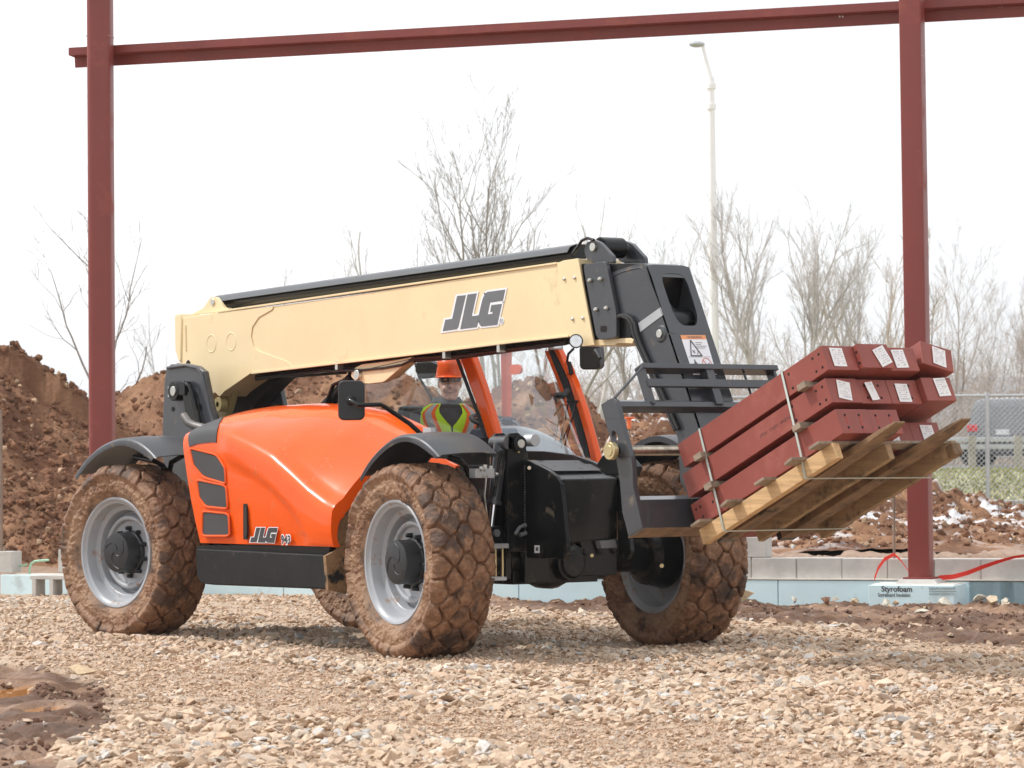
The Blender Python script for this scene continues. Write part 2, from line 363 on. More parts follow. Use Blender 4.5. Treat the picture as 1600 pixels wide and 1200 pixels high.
# ================================================================== THE SETTING
F2 = np.array([math.cos(YAW), math.sin(YAW)]); R2 = np.array([math.sin(YAW), -math.cos(YAW)])
def LD(l, d): return CAM[0]+l*R2[0]+d*F2[0], CAM[1]+l*R2[1]+d*F2[1]
def sst(a, b, x): t = np.clip((x-a)/(b-a), 0, 1); return t*t*(3-2*t)
def dwall(l): return 28.5-.364*(l-2.51)
def groundz(l, d):
    hi = np.where(l > -3.2, .30, .10)
    z = hi*sst(dwall(l)+.12, dwall(l)+.3, d)
    z = z+(.62+.3*sst(-2, 6, l)*.2-hi*0)*sst(50, 70, d)*.95
    return z
def mudmask(px, py, q):      # 1 = mud, 0 = crushed stone; px,py are where the ground patch lies as seen on the survey photo
    px = px+(q-.5)*150; py = py+(q-.5)*26
    xb = np.interp(py, [1022, 1040, 1060, 1090, 1120, 1150, 1180, 1230], [-200, 40, 135, 205, 185, 130, 95, 70])
    a = 1-sst(-26, 26, px-xb)
    yb = np.interp(px, [-500, 480, 560, 700, 760, 900, 1000, 1150, 1200, 1330, 1450, 1600, 2200], [900, 904, 915, 935, 950, 955, 960, 968, 982, 986, 1002, 1014, 1030])
    b = 1-sst(-9, 9, py-yb)
    t = np.exp(-((py-955-.0*px)/14.)**2)*sst(700, 760, px)*0
    return np.clip(np.maximum(a, b)+t, 0, 1)
def axis(lo, a, b, hi, st):
    c = list(np.arange(a, b, st)); s = st; x = b
    while x < hi: c.append(x); s *= 1.22; x += s
    s = st; x = a-st; pre = []
    while x > lo: pre.append(x); s *= 1.22; x -= s
    return np.array(pre[::-1]+c)
la = axis(-2500, -6.5, 6.5, 2500, .036); da = axis(-60, 12, 31, 3000, .036)
LL, DD = np.meshgrid(la, da)
X, Y = LD(LL, DD); P = p3(X, Y, 0*X)
q = fbm(P, .9, 4); pxx, pyy, zz = PROJ(np.stack([X, Y, 0*X], -1)); front = DD > 5
mk = np.where(front, mudmask(np.where(front, pxx, 0), np.where(front, pyy, 1300), q), 0)
near = np.exp(-np.maximum(0, DD-60)/30)*(DD > 0)
Z = groundz(LL, DD) + near*((fbm(P, 1.3, 5)-.5)*.07 + (fbm(P, 9, 3)-.5)*.028 + mk*((fbm(P, 3.1, 5)-.5)*.13*(1-.6*(DD < 20))+(fbm(P, 13, 5, .65)-.5)*.085+(np.abs(fbm(P*np.array([1, 1, 1.]), 6, 4)-.5))*-.10-.015))
# wheel ruts and the two puddle hollows in the near mud
for cx, cy_, rx, ry in ((10, 1083, 40, 16), (72, 1107, 38, 8), (75, 1129, 28, 5), (12, 1155, 14, 4)):
    c = U(cx, cy_, 'Z', 0); e = U(cx+rx, cy_, 'Z', 0); rr = np.linalg.norm(e-c)
    g = U(cx, cy_+ry, 'Z', 0); r3 = np.linalg.norm(g-c)
    dl = (X-c[0])*R2[0]+(Y-c[1])*R2[1]; dd = (X-c[0])*F2[0]+(Y-c[1])*F2[1]
    t = np.sqrt((dl/rr)**2+(dd/r3)**2)+(fbm(P, 5, 3)-.5)*.7
    k9 = sst(1.15, 2.0, t); Z = np.where(t < 2., Z*k9+(-.05+.068*sst(.6, 1.15, t))*(1-k9), Z)
mudc = np.array([.15, .080, .048]); mudlt = np.array([.35, .215, .14]); grav = np.array([.56, .42, .305]); grass = np.array([.38, .38, .22]); far = np.array([.30, .25, .17])
t1 = fbm(P, 2.2, 5)[..., None]; C = mudc+(mudlt-mudc)*np.clip((t1-.42)*3.5, 0, 1)
G1 = grav*(.8+.4*fbm(P, 6, 4)[..., None]); C = C*mk[..., None]+G1*(1-mk[..., None])
beh = sst(dwall(LL), dwall(LL)+.4, DD)[..., None]; C = C*(1-beh)+(np.array([.36, .24, .17])*(.75+.5*t1))*beh
gm = (sst(52, 55, DD)*(1-sst(72, 80, DD)))[..., None]; gc = grass*(.7+.6*fbm(P, 1.2, 5)[..., None])+np.array([.10, .06, .02])*fbm(P, .5, 3)[..., None]
C = C*(1-gm)+gc*gm; fm = sst(72, 80, DD)[..., None]; C = C*(1-fm)+far*(.8+.4*t1)*fm
nl, nd = len(la), len(da); idx = np.arange(nl*nd).reshape(nd, nl)
Fq = np.stack([idx[:-1, :-1], idx[:-1, 1:], idx[1:, 1:], idx[1:, :-1]], -1).reshape(-1, 4)
V = np.stack([X, Y, Z], -1).reshape(-1, 3)
m_, nt_, b_ = nodes('wet_ground'); a_ = nt_.nodes.new('ShaderNodeAttribute'); a_.attribute_name = 'tint'
n_ = tex(nt_, 'ShaderNodeTexNoise', 22, 8, .7); r1 = ramp(nt_, n_.outputs['Fac'], [(.3, (.6, .58, .56)), (.7, (1.25, 1.24, 1.22))])
k_ = nt_.nodes.new('ShaderNodeMixRGB'); k_.blend_type = 'MULTIPLY'; k_.inputs['Fac'].default_value = 1
nt_.links.new(a_.outputs['Color'], k_.inputs['Color1']); nt_.links.new(r1.outputs[0], k_.inputs['Color2']); nt_.links.new(k_.outputs[0], b_.inputs['Base Color'])
n2_ = tex(nt_, 'ShaderNodeTexNoise', 1.7, 5); rg = ramp(nt_, n2_.outputs['Fac'], [(.42, (.42,)*3), (.6, (.85,)*3)]); nt_.links.new(rg.outputs[0], b_.inputs['Roughness'])
bump(nt_, b_, n_.outputs['Fac'], .03, .9); mt['ground'] = m_; b_.inputs['Specular IOR Level'].default_value = .3
go = fastmesh('ground', V, Fq, 'ground', tint=C.reshape(-1, 3), smooth=True); struct(go, 'brown muddy ground with stone fill', 'ground')

# puddles: level water sheets in the hollows
m_, nt_, b_ = nodes('puddle_water'); b_.inputs['Base Color'].default_value = (.46, .19, .05, 1); b_.inputs['Roughness'].default_value = .05; b_.inputs['Specular IOR Level'].default_value = .35; mt['puddle'] = m_
for k, (cx, cy_, rx, ry) in enumerate(((10, 1083, 40, 16), (72, 1107, 38, 8), (75, 1129, 28, 5))):
    c = U(cx, cy_, 'Z', -.013); pts = []
    for a in np.linspace(0, 2*math.pi, 40, endpoint=False):
        j = 1+.15*math.sin(3*a+k)+.12*math.sin(5*a+2*k); pts.append(U(cx+rx*1.3*math.cos(a), cy_+ry*1.3*math.sin(a), 'Z', -.013))
    ob = MB().add(pts, [tuple(range(40))]).build('puddle', 'puddle'); struct(ob, None, 'puddle')

# ---- crushed stone: real stones, one mesh
def rockshapes(n, k=9, flat=.46):
    out = []
    for i in range(n):
        bm = bmesh.new()
        for _ in range(k+rng.integers(0, 4)):
            p = rng.normal(size=3); p /= np.linalg.norm(p); p *= .5*(.82+.3*rng.random()); bm.verts.new((p[0], p[1]*.8, p[2]*flat))
        r = bmesh.ops.convex_hull(bm, input=bm.verts); bmesh.ops.triangulate(bm, faces=bm.faces)
        for v in [v for v in bm.verts if not v.link_faces]: bm.verts.remove(v)
        bm.verts.index_update(); out.append((np.array([v.co[:] for v in bm.verts]), np.array([[v.index for v in f.verts] for f in bm.faces]))); bm.free()
    return out
ROCKS = rockshapes(28); CLODS = rockshapes(20, 16, .8)
def scatter(name, pos, size, tint, shapes, mat, tiltmax=.5, parent=None, sm=False):
    n = len(pos); which = rng.integers(0, len(shapes), n); VV = []; FF = []; TT = []; base = 0
    yaw = rng.random(n)*6.283; tx = (rng.random(n)-.5)*2*tiltmax; ty = (rng.random(n)-.5)*2*tiltmax
    for s in range(len(shapes)):
        ix = np.where(which == s)[0]
        if not len(ix): continue
        v, f = shapes[s]; c, s_ = np.cos(yaw[ix]), np.sin(yaw[ix]); a, b = tx[ix], ty[ix]
        st = .75+.5*rng.random((len(ix), 3))
        p = v[None]*st[:, None, :]
        x, y, z = p[..., 0], p[..., 1], p[..., 2]
        y, z = y*np.cos(a)[:, None]-z*np.sin(a)[:, None], y*np.sin(a)[:, None]+z*np.cos(a)[:, None]
        x, z = x*np.cos(b)[:, None]+z*np.sin(b)[:, None], -x*np.sin(b)[:, None]+z*np.cos(b)[:, None]
        x, y = x*c[:, None]-y*s_[:, None], x*s_[:, None]+y*c[:, None]
        q = np.stack([x, y, z], -1)*size[ix][:, None, None]+pos[ix][:, None, :]
        VV.append(q.reshape(-1, 3)); FF.append((f[None]+(np.arange(len(ix))*len(v))[:, None, None]).reshape(-1, 3)+base); TT.append(np.repeat(tint[ix], len(v), 0)); base += len(ix)*len(v)
    return fastmesh(name, np.concatenate(VV), np.concatenate(FF), mat, parent, np.concatenate(TT), sm)
from bisect import bisect
def zat(l, d):
    i = np.clip(np.searchsorted(la, l)-1, 0, nl-2); j = np.clip(np.searchsorted(da, d)-1, 0, nd-2)
    return Z[j, i]*.25+Z[j, i+1]*.25+Z[j+1, i]*.25+Z[j+1, i+1]*.25
def stones(n, d0, d1, smin, smax, pw):
    d = d0+(d1-d0)*rng.random(n)**.9; l = (rng.random(n)*2-1)*(.165*d+1.0)
    x, y = LD(l, d); P = p3(x, y, 0*x); q = fbm(P, .9, 4); px, py, _ = PROJ(np.stack([x, y, 0*x], -1)); mk = mudmask(px, py, q)
    thin = sst(.40, .58, fbm(np.stack([P[:, 0]*.35+P[:, 1]*.1, P[:, 1]*1.2, P[:, 0]*0], -1)+9, .9, 4))                       # worn tracks carry fewer, smaller stones
    keep = (rng.random(n) > mk*.97) & (rng.random(n) > .5*thin) & (d < dwall(l)-.1)
    l, d, x, y, P, thin = l[keep], d[keep], x[keep], y[keep], P[keep], thin[keep]; n = len(l)
    s = smin+(smax-smin)*rng.random(n)**pw; s *= (1-.42*thin)
    z = zat(l, d)+s*(.02+.16*rng.random(n))+.004
    pal = np.array([[.61, .475, .36], [.59, .44, .32], [.65, .54, .43], [.55, .53, .51], [.54, .39, .28], [.50, .34, .24], [.62, .58, .53], [.61, .465, .34]])
    w = rng.choice(len(pal), n, p=[.25, .18, .17, .08, .12, .04, .05, .11]); t = pal[w]*(.80+.28*rng.random((n, 1))); t = t*(1-.45*thin[:, None])+np.array([.55, .385, .27])*.45*thin[:, None]
    dm = np.clip((fbm(P+3, .7, 5)-.43)[:, None]*2.4, 0, .45); t = t*(1-dm)+np.array([.55, .40, .285])*dm
    return np.stack([x, y, z], -1), s, t
a = stones(130000, 12.2, 30.5, .017, .085, 2.0); b = stones(5200, 12.2, 29, .08, .135, 2.2)
gv = scatter('gravel', np.concatenate([a[0], b[0]]), np.concatenate([a[1], b[1]]), np.concatenate([a[2], b[2]]), ROCKS, 'stone', .6)
tag(gv, 'pale tan crushed stone spread over the ground round the machine', 'gravel', kind='stuff')
# clods of mud and half-buried stones in the muddy strips
def clods(n, d0, d1, fn):
    d = d0+(d1-d0)*rng.random(n); l = (rng.random(n)*2-1)*(.165*d+1.0); x, y = LD(l, d); P = p3(x, y, 0*x)
    px, py, _ = PROJ(np.stack([x, y, 0*x], -1)); mk = mudmask(px, py, fbm(P, .9, 4)); keep = (mk > .5) & (d < dwall(l)-.08) & (fbm(P+5, 1.5, 3) > .5)
    l, d, x, y = l[keep], d[keep], x[keep], y[keep]; n = len(l); s = .007+.05*rng.random(n)**4
    isst = rng.random(n) < .10
    t = np.where(isst[:, None], np.array([.55, .42, .30]), np.array([.17, .095, .065]))*(.75+.5*rng.random((n, 1)))
    return np.stack([x, y, zat(l, d)+s*.12], -1), s, t
nf = 70000; d = 12.2+8*rng.random(nf); l = (rng.random(nf)*2-1)*(.165*d+.6); x, y = LD(l, d); P = p3(x, y, 0*x); px, py, _ = PROJ(np.stack([x, y, 0*x], -1)); kp = (mudmask(px, py, fbm(P, .9, 4)) < rng.random(nf)*.9); l, d, x, y, P = l[kp], d[kp], x[kp], y[kp], P[kp]; nf = len(l); s = .006+.013*rng.random(nf)
tf = np.array([.50, .34, .235])*(.7+.5*rng.random((nf, 1))); tag(scatter('stone_chips', np.stack([x, y, zat(l, d)+s*.3], -1), s, tf, rockshapes(6, 6, .7), 'stone', .8), 'fine tan chips and crumbs between the crushed stones', 'stone chips', kind='stuff')
c_ = clods(70000, 12.2, 30, None)
tag(scatter('mud_clods', *c_, CLODS, 'soil', .7, sm=False), 'dark brown clods and crumbs churned up in the wet mud', 'mud clods', kind='stuff')

# ---- heaps of soil behind the site
def heap(name, label, sil, D0, front, back, seed, amp=.22, snow=0., nclod=5000, stone=.06, cs=.8):
    xs = np.array([s[0] for s in sil], float); ys = np.array([s[1] for s in sil], float)
    lr = (xs-800)/FPX*D0; zr = 1.24+(718-.007*(xs-800)-ys)/FPX*D0
    l = np.arange(lr[0], lr[-1], .045); d = np.arange(D0-front, D0+back, .05); A, B = np.meshgrid(l, d)
    z0 = groundz(A, B)-.1; zt = np.interp(A, lr, zr); x, y = LD(A, B); P = p3(x, y, 0*x)+seed
    tt = np.where(B < D0, (D0-B)/front, (B-D0)/back)+(fbm(P, .35, 3)-.5)*.5*(np.abs(B-D0) > .3)
    prof = np.clip(1-np.abs(tt), 0, 1); prof = np.where(prof > .92, .92+(prof-.92)*.3, prof)/.944
    edge = sst(lr[0], lr[0]+.8, A)*(1-sst(lr[-1]-.8, lr[-1], A))
    h = np.clip((zt-z0)*prof*edge, 0, None); rough = sst(0, .35, h)
    z = z0+h+rough*((fbm(P, 1.1, 5, .55)-.5)*amp*2.2+(fbm(P, 5, 5, .65)-.5)*.34+np.maximum(0, fbm(P+50, 3, 2)-.6)*.5)
    t = fbm(P, 2, 5)[..., None]; c = np.array([.15, .068, .036])+(np.array([.33, .18, .10])-np.array([.15, .068, .036]))*np.clip((t-.38)*3, 0, 1)
    if snow:
        sn = fbm(np.stack([A*.8, B*3.2, 0*A], -1)+seed, 2.4, 4, .62); k = (sst(1-snow, 1-snow+.05, sn)*rough)[..., None]; c = c*.95*(1-k)+np.array([.76, .77, .80])*k
    n1, n2 = len(l), len(d); ix = np.arange(n1*n2).reshape(n2, n1); Fq = np.stack([ix[:-1, :-1], ix[:-1, 1:], ix[1:, 1:], ix[1:, :-1]], -1).reshape(-1, 4)
    e = thing(name, label, 'soil heap', (0, 0, 0), 'heaps of excavated soil')
    fastmesh('soil_slope', np.stack([x, y, z], -1).reshape(-1, 3), Fq, 'soil', e, c.reshape(-1, 3), True)
    i = rng.integers(0, n1, nclod); j = rng.integers(0, n2, nclod); ok = h[j, i] > .12; i, j = i[ok], j[ok]; n = len(i)
    s = (.025+.15*rng.random(n)**6)*cs; isst = rng.random(n) < stone
    tn = np.where(isst[:, None], np.array([.46, .32, .21]), np.array([.20, .098, .054]))*(.65+.7*rng.random((n, 1)))
    if snow: k = (rng.random(n) < snow*.22) & (s < .07); tn[k] = (.74, .76, .78)
    pos = np.stack([x[j, i], y[j, i], z[j, i]+s*.1], -1)
    ob = scatter('clods', pos, s, tn, CLODS, 'soil', .8, e, sm=False); ob['kind'] = 'stuff'
    return e
heap('soil_heap', 'tall brown heap of broken soil at the left edge behind the red post', [(-260, 520), (-150, 515), (-60, 528), (0, 541), (25, 545), (45, 565), (75, 585), (110, 605), (140, 622), (165, 640), (190, 665), (230, 700), (300, 740), (360, 780)], 40, 4.6, 3.5, 0, .12, nclod=30000)
heap('soil_heap', 'long brown soil ridge seen under the boom and through the cab glass', [(60, 700), (110, 668), (160, 640), (190, 615), (215, 603), (240, 588), (300, 578), (380, 582), (440, 590), (520, 592), (570, 585), (620, 580), (645, 588), (668, 605), (700, 640), (740, 645), (770, 620), (800, 602), (830, 600), (860, 606), (885, 612), (915, 635), (940, 660), (965, 700), (1010, 760), (1060, 800)], 47, 5.5, 4, 31, .14, nclod=16000)
heap('soil_heap', 'low heap of soil flecked with old snow in front of the chain link fence', [(880, 720), (930, 668), (960, 652), (1000, 650), (1050, 652), (1100, 662), (1160, 680), (1210, 700), (1260, 718), (1310, 735), (1350, 746), (1390, 756), (1430, 768), (1470, 778), (1510, 786), (1550, 797), (1600, 801), (1680, 806), (1800, 815)], 44, 11, 4, 67, .09, snow=.42, nclod=22000, stone=.15, cs=.72)

# ---- block wall, foam board, footing
WD = np.array([R2[0]*.94-F2[0]*.342, R2[1]*.94-F2[1]*.342, 0]); WN = np.array([-R2[0]*.342-F2[0]*.94, -R2[1]*.342-F2[1]*.94, 0])
_x, _y = LD(2.51, 28.5); W0 = np.array([_x, _y, 0.])
def WP(s, off, z): return W0+WD*s+WN*off+np.array([0, 0, z])
def wp(px, py, off):      # survey point on a plane parallel to the wall -> (s, z)
    p = UPL(px, py, W0+WN*off, WN); return float((p-W0)@WD), float(p[2])
AX = [WD, WN, np.array([0, 0, 1.])]
s0 = wp(1174, 880, 0)[0]; e = thing('block_wall', 'low wall of grey concrete blocks behind the right red post', 'wall', WP(s0, -.1, 0))
mbw = MB(); o = e.location; k = -5
ztop = .365
while s0+k*.406 < 6.5:
    c = WP(s0+(k+.5)*.406, -.10, (ztop+.178)/2)+rng.normal(size=3)*.0015; mbw.box(c, (.396, .2, ztop-.178-.006), AX); k += 1
mbw.build('block_course', 'concrete', e, bevel=.006, org=o)
MB().box(WP(s0+1.6, -.10, .27), (6.9, .185, .17), AX).build('mortar', M('mortar', (.36, .34, .31), .95, bmp=.003), e, org=o)
def block(name, label, s, off, z, d, rot=0, grp=None):
    e = thing(name, label, 'concrete block', WP(s, off, z), grp); a = R_(rot); A = [WD*math.cos(a)+WN*math.sin(a), -WD*math.sin(a)+WN*math.cos(a), AX[2]]
    MB().box(WP(s, off, z+d[2]/2), d, A).build('block_face', 'concrete', e, bevel=.006, org=e.location); return e
def tagone(ob, *a, **k): return tag(ob, *a, **k)
s1 = wp(1181, 866, 0)[0]
tag(MB().box(WP(s1, -.1, ztop+.092), (.19, .19, .185), AX).build('concrete_block', 'concrete', bevel=.012), 'loose grey half block on the end of the wall by the lifting ring', 'concrete block')
sl1, sl2 = wp(27, 890, .0)[0], wp(94, 880, -.1)[0]
bl = MB().box(WP(sl1-.2, .0, .30), (.40, .2, .20), AX).build('concrete_block', 'concrete', bevel=.006); tag(bl, 'grey concrete block at the left edge with steel bars standing in it', 'concrete block')
bl = MB().box(WP(sl2, -.3, .30), (.14, .20, .22), AX).build('concrete_block', 'concrete', bevel=.006); tag(bl, 'pale upright half block close behind the rear wheel', 'concrete block')
# hollow block lying in front of the foam at the left
e = thing('hollow_block', 'hollow concrete block lying on its side before the blue foam', 'concrete block', WP(sl2, .5, 0))
sa = wp(58, 915, .55)[0]; mbk = MB()
A2 = AX; cz = .10
def hb(a, z0_, w_, h_): mbk.box(WP(sa+a+w_/2, .55, z0_+h_/2), (w_, .19, h_), A2)
hb(0, .0, .04, .16); hb(.18, .0, .04, .16); hb(.36, .0, .04, .16); hb(-.02, .1595, .44, .035)
mbk.build('block_shell', 'concrete', e, bevel=.004, org=e.location)
# foam boards, one thing per run
fe = thing('foam_board', 'pale blue foam insulation board along the foot of the block wall', 'foam board', WP(2, .03, 0))
sA = wp(1392+120, 930, .03)[0]; joints = [-7.4, -4.9, -2.6, -.2, 2.2]+[wp(1515, 930, .03)[0], wp(1562, 930, .03)[0], wp(1587, 930, .03)[0], 6.0]
mbf = MB()
for a, b in zip(joints[:-1], joints[1:]): mbf.box(WP((a+b)/2, .03, .09-.1), (b-a-.008, .05, .36), AX)
mbf.build('board', 'foam', fe, bevel=.004, org=fe.location)
MB().box(WP(-.7, -.0, .183), (13.3, .12, .012), AX).build('board_top', 'foamtop', fe, org=fe.location)
be = thing('foam_board', 'blue foam board under the green pipes at the left edge', 'foam board', WP(-5, .1, 0))
sB = wp(30, 905, .15)[0]; MB().box(WP(sB+.6, .12, .04), (1.6, .05, .28), AX).build('board', 'foam', be, bevel=.004, org=be.location)
MB().box(WP(sB+.6, -.04, .178), (1.6, .30, .012), AX).build('board_top', 'foamtop', be, org=be.location)
# footing box round the right post
p1 = wp(1357, 925, .58)[0]; p2 = wp(1490, 925, .58)[0]; ce = (p1+p2)/2; ft = thing('foam_box', 'printed blue foam box round the foot of the right red post', 'foam box', WP(ce, .3, 0))
zt = .155
MB().box(WP(ce, .32, zt/2-.06), (p2-p1, .52, zt+.12), AX).build('box_sides', 'foam', ft, bevel=.004, org=ft.location)
MB().box(WP(ce, .30, zt+.004), (p2-p1-.03, .44, .008), AX).build('box_top', 'foamtop', ft, org=ft.location)
tl = np.array(ft.location)
a1 = wp(1375, 915, .582)
sz = .064
text('print', 'Styrofoam', WP(a1[0]+.01, .5825, zt-.052), WD, np.array([0, 0, 1.]), sz, 'decaldark', ft, loc0=tl, bold=.0016)
text('print', 'Scoreboard Insulation', WP(a1[0]-.02, .5825, zt-.095), WD*.72, np.array([0, 0, 1.]), .044, 'decaldark', ft, loc0=tl, bold=.0008)
mbp = MB()
for i in range(5):
    q0 = a1[0]+.42; x_ = q0
    while x_ < q0+.21:
        l_ = .006+.02*rng.random(); mbp.box(WP(x_+l_/2, .583, zt-.02-i*.014), (l_, .001, .004 if i else .007), AX); x_ += l_+.004
mbp.build('print', 'decaldark', ft, org=tl)

# ---- steel frame
mt['weldline'] = M('weld_line', (.42, .26, .22), .6)
def rpoly(cx, cy_, w_, r, rot, n=5): return [(cx+(x*math.cos(rot)-y*math.sin(rot)), cy_+(x*math.sin(rot)+y*math.cos(rot))) for x, y in rrect(0, 0, w_, w_, r, n)]
def post(label, px, py, off, w_, r, rot, zb, lean):
    s_, _ = wp(px, py, off); b = WP(s_, off, zb); e = thing('steel_post', label, 'steel post', b, 'red posts of the building frame')
    ang = math.atan2(WD[1], WD[0])+rot; pl = rpoly(0, 0, w_, r, ang); H = 6.0
    bt = [(b[0]+x, b[1]+y, zb+.016) for x, y in pl]; tp = [(b[0]+x+lean[0]*H, b[1]+y+lean[1]*H, zb+H) for x, y in pl]
    n = len(pl); mb = MB().add(bt+tp, [tuple(range(n)), tuple(range(2*n-1, n-1, -1))]+[(i, (i+1) % n, n+(i+1) % n, n+i) for i in range(n)])
    mb.build('column', 'primer2', e, org=b)
    A = [np.array([math.cos(ang), math.sin(ang), 0]), np.array([-math.sin(ang), math.cos(ang), 0]), AX[2]]
    MB().box(b+np.array([0, 0, .008]), (w_+.07, w_+.07, .016), A).build('base_plate', 'primer2', e, bevel=.002, org=b)
    g = MB(); q = w_/2+.06; v = []
    for zz_, k in ((-.045, 1.25), (0, 1)): v += [b+A[0]*sx*q*k+A[1]*sy*q*k+np.array([0, 0, zz_]) for sx, sy in ((1, 1), (-1, 1), (-1, -1), (1, -1))]
    g.add(v, [(0, 1, 2, 3), (7, 6, 5, 4)]+[(i, (i+1) % 4, 4+(i+1) % 4, 4+i) for i in range(4)]); g.build('grout_pad', 'concrete', e, bevel=.01, org=b)
    for zz_, w2 in ((4.46, .6), (5.02, .9)):
        MB().box(b+np.array([lean[0]*zz_, lean[1]*zz_, zz_]), (w_+.004, w_*w2, .006), A).build('weld_seam', 'weldline', e, org=b)
    return e
lr_ = RT*-1
def leanv(a): return (-RT[0]*a, -RT[1]*a)
post('red oxide steel post on the right standing on a foam box footing', 1439, 899, .25, .185, .012, 0, .20, leanv(.0065))
post('red oxide steel post on the left rising behind the rear wheel', 161.5, 900, .25, .225, .055, R_(14), .20, leanv(.001))
# beam: channel with a lip over a set-back web
mbb = MB(); b0 = wp(117, 80, 0); sL = b0[0]; zT = wp(180, 72, .05)[1]; zT2 = wp(1405, 3.5, .05)[1]; sR = 6.4
prof = [(.12, 0), (.12, -.072), (.0, -.082), (-.01, -.175), (-.03, -.175), (-.03, 0)]
s180, s1405 = wp(180, 72, .05)[0], wp(1405, 3, .05)[0]
def zb_(s): return zT+(zT2-zT)*(s-s180)/(s1405-s180)
e = thing('steel_beam', 'long red oxide steel beam joining the two posts overhead', 'steel beam', WP(0, 0, zT))
A_ = [WP(sL, o_, zb_(sL)+z) for o_, z in prof]; B_ = [WP(sR, o_, zb_(sR)+z) for o_, z in prof]
n = len(prof); mbb.add(A_+B_, [tuple(range(n)), tuple(range(2*n-1, n-1, -1))]+[(i, (i+1) % n, n+(i+1) % n, n+i) for i in range(n)]).build('channel', 'primer2', e, org=e.location)
mbh = MB()
for px in (1312, 1317, 1560, 1565):
    s_, z_ = wp(px, 26 if px < 1400 else 10, .0); mbh.cyl(WP(s_, .004, z_), WP(s_, .001, z_), .008, 10)
mbh.build('bolt_hole', 'paper', e, org=e.location)

# ---- stakes, tape, pipes
def stake(label, px, pyt, pyb, off, r, mat='rebar'):
    s_, zb = wp(px, pyb, off); zt_ = wp(px, pyt, off)[1]; ob = MB().tube([WP(s_, off, zb-.05), WP(s_+.004, off, (zt_+zb)/2), WP(s_, off, zt_)], r, 8).build('steel_bar', mat); tag(ob, label, 'steel bar', 'reinforcing bars standing up from the wall'); return ob
stake('thin rusty bar that holds up the red tape beside the post', 1397, 700, 868, -.08, .011)
stake('tall grey bar at the left edge standing in a block', 3, 640, 872, .0, .013)
stake('short grey bar beside the tall one at the left edge', 8, 852, 872, .0, .011)
def ribbon(path, wv, mat, name, label, cat):
    n = len(path); mb = MB(); rows = []
    for i, p in enumerate(path):
        a = i/(n-1)*2.4; wv_ = np.array([0, 0, wv*math.cos(a*.5)])+WN*wv*math.sin(a)*.5; rows.append([p-wv_/2, p+wv_/2])
    ob = mb.grid(rows).build(name, mat, solid=.0012); tag(ob, label, cat); return ob
def wpp(pts, off): return [WP(*[(lambda q: (q[0], off, q[1]))(wp(x, y, off))][0]) for x, y in pts]
ribbon(wpp([(1366, 905), (1372, 888), (1382, 874), (1397, 866), (1408, 876), (1420, 893)], .14), .038, 'tape', 'barrier_tape', 'red tape looped over the thin bar left of the post', 'tape')
ribbon(wpp([(1467, 903), (1490, 901), (1512, 895), (1535, 886), (1558, 878), (1582, 871), (1625, 864)], .14), .042, 'tape', 'barrier_tape', 'red tape stretched from the post foot to the right edge', 'tape')
def pipe(pts, off, r, label):
    P_ = wpp(pts, off); ob = MB().tube(P_, r, 10).build('green_pipe', 'green'); tag(ob, label, 'pipe', 'green pipes at the left edge'); return ob
pipe([(46, 900), (47, 889), (49, 881), (55, 877), (63, 876), (77, 875)], -.05, .011, 'bent green pipe rising from the foam before the soil heap')
pipe([(26, 886), (34, 884), (43, 882)], -.05, .010, 'short green pipe stub beside the left concrete block')
# lifting ring seen past the far wheel
s_, z_ = wp(1157, 848, .5)
ring = MB(); ring.tube([WP(s_+.033*math.cos(a), .5, z_+.045*math.sin(a)) for a in np.linspace(0, 2*math.pi, 25)], .009, 8)
ring.tube([WP(s_, .5, z_-.045), WP(s_, .5, .0)], .009, 8)
tag(ring.build('ring_bolt', 'rodsteel'), 'steel ring on a rod by the loose half block', 'ring bolt')
# orange capped stake behind the carriage
p = D(983, 658, 38); b = np.array([p[0], p[1], groundz(0, 38)+.0]); e = thing('capped_stake', 'thin stake with a flared orange safety cap behind the carriage', 'stake', b)
MB().tube([b, p], .010, 8).build('stake_rod', 'rebar', e, org=b)
MB().lathe([(0, .05), (.065, .05), (.065, .035), (.03, .02), (.022, -.09), (0, -.09)], p, 'z', 16).build('cap', 'capor', e, org=b)
p = D(984, 640, 50); MBo = MB().box((p[0], p[1], p[2]-.1), (.06, .06, .55)).build('marker_post', 'lamppost', bevel=.01); tag(MBo, 'short white marker post behind the carriage top', 'marker post')
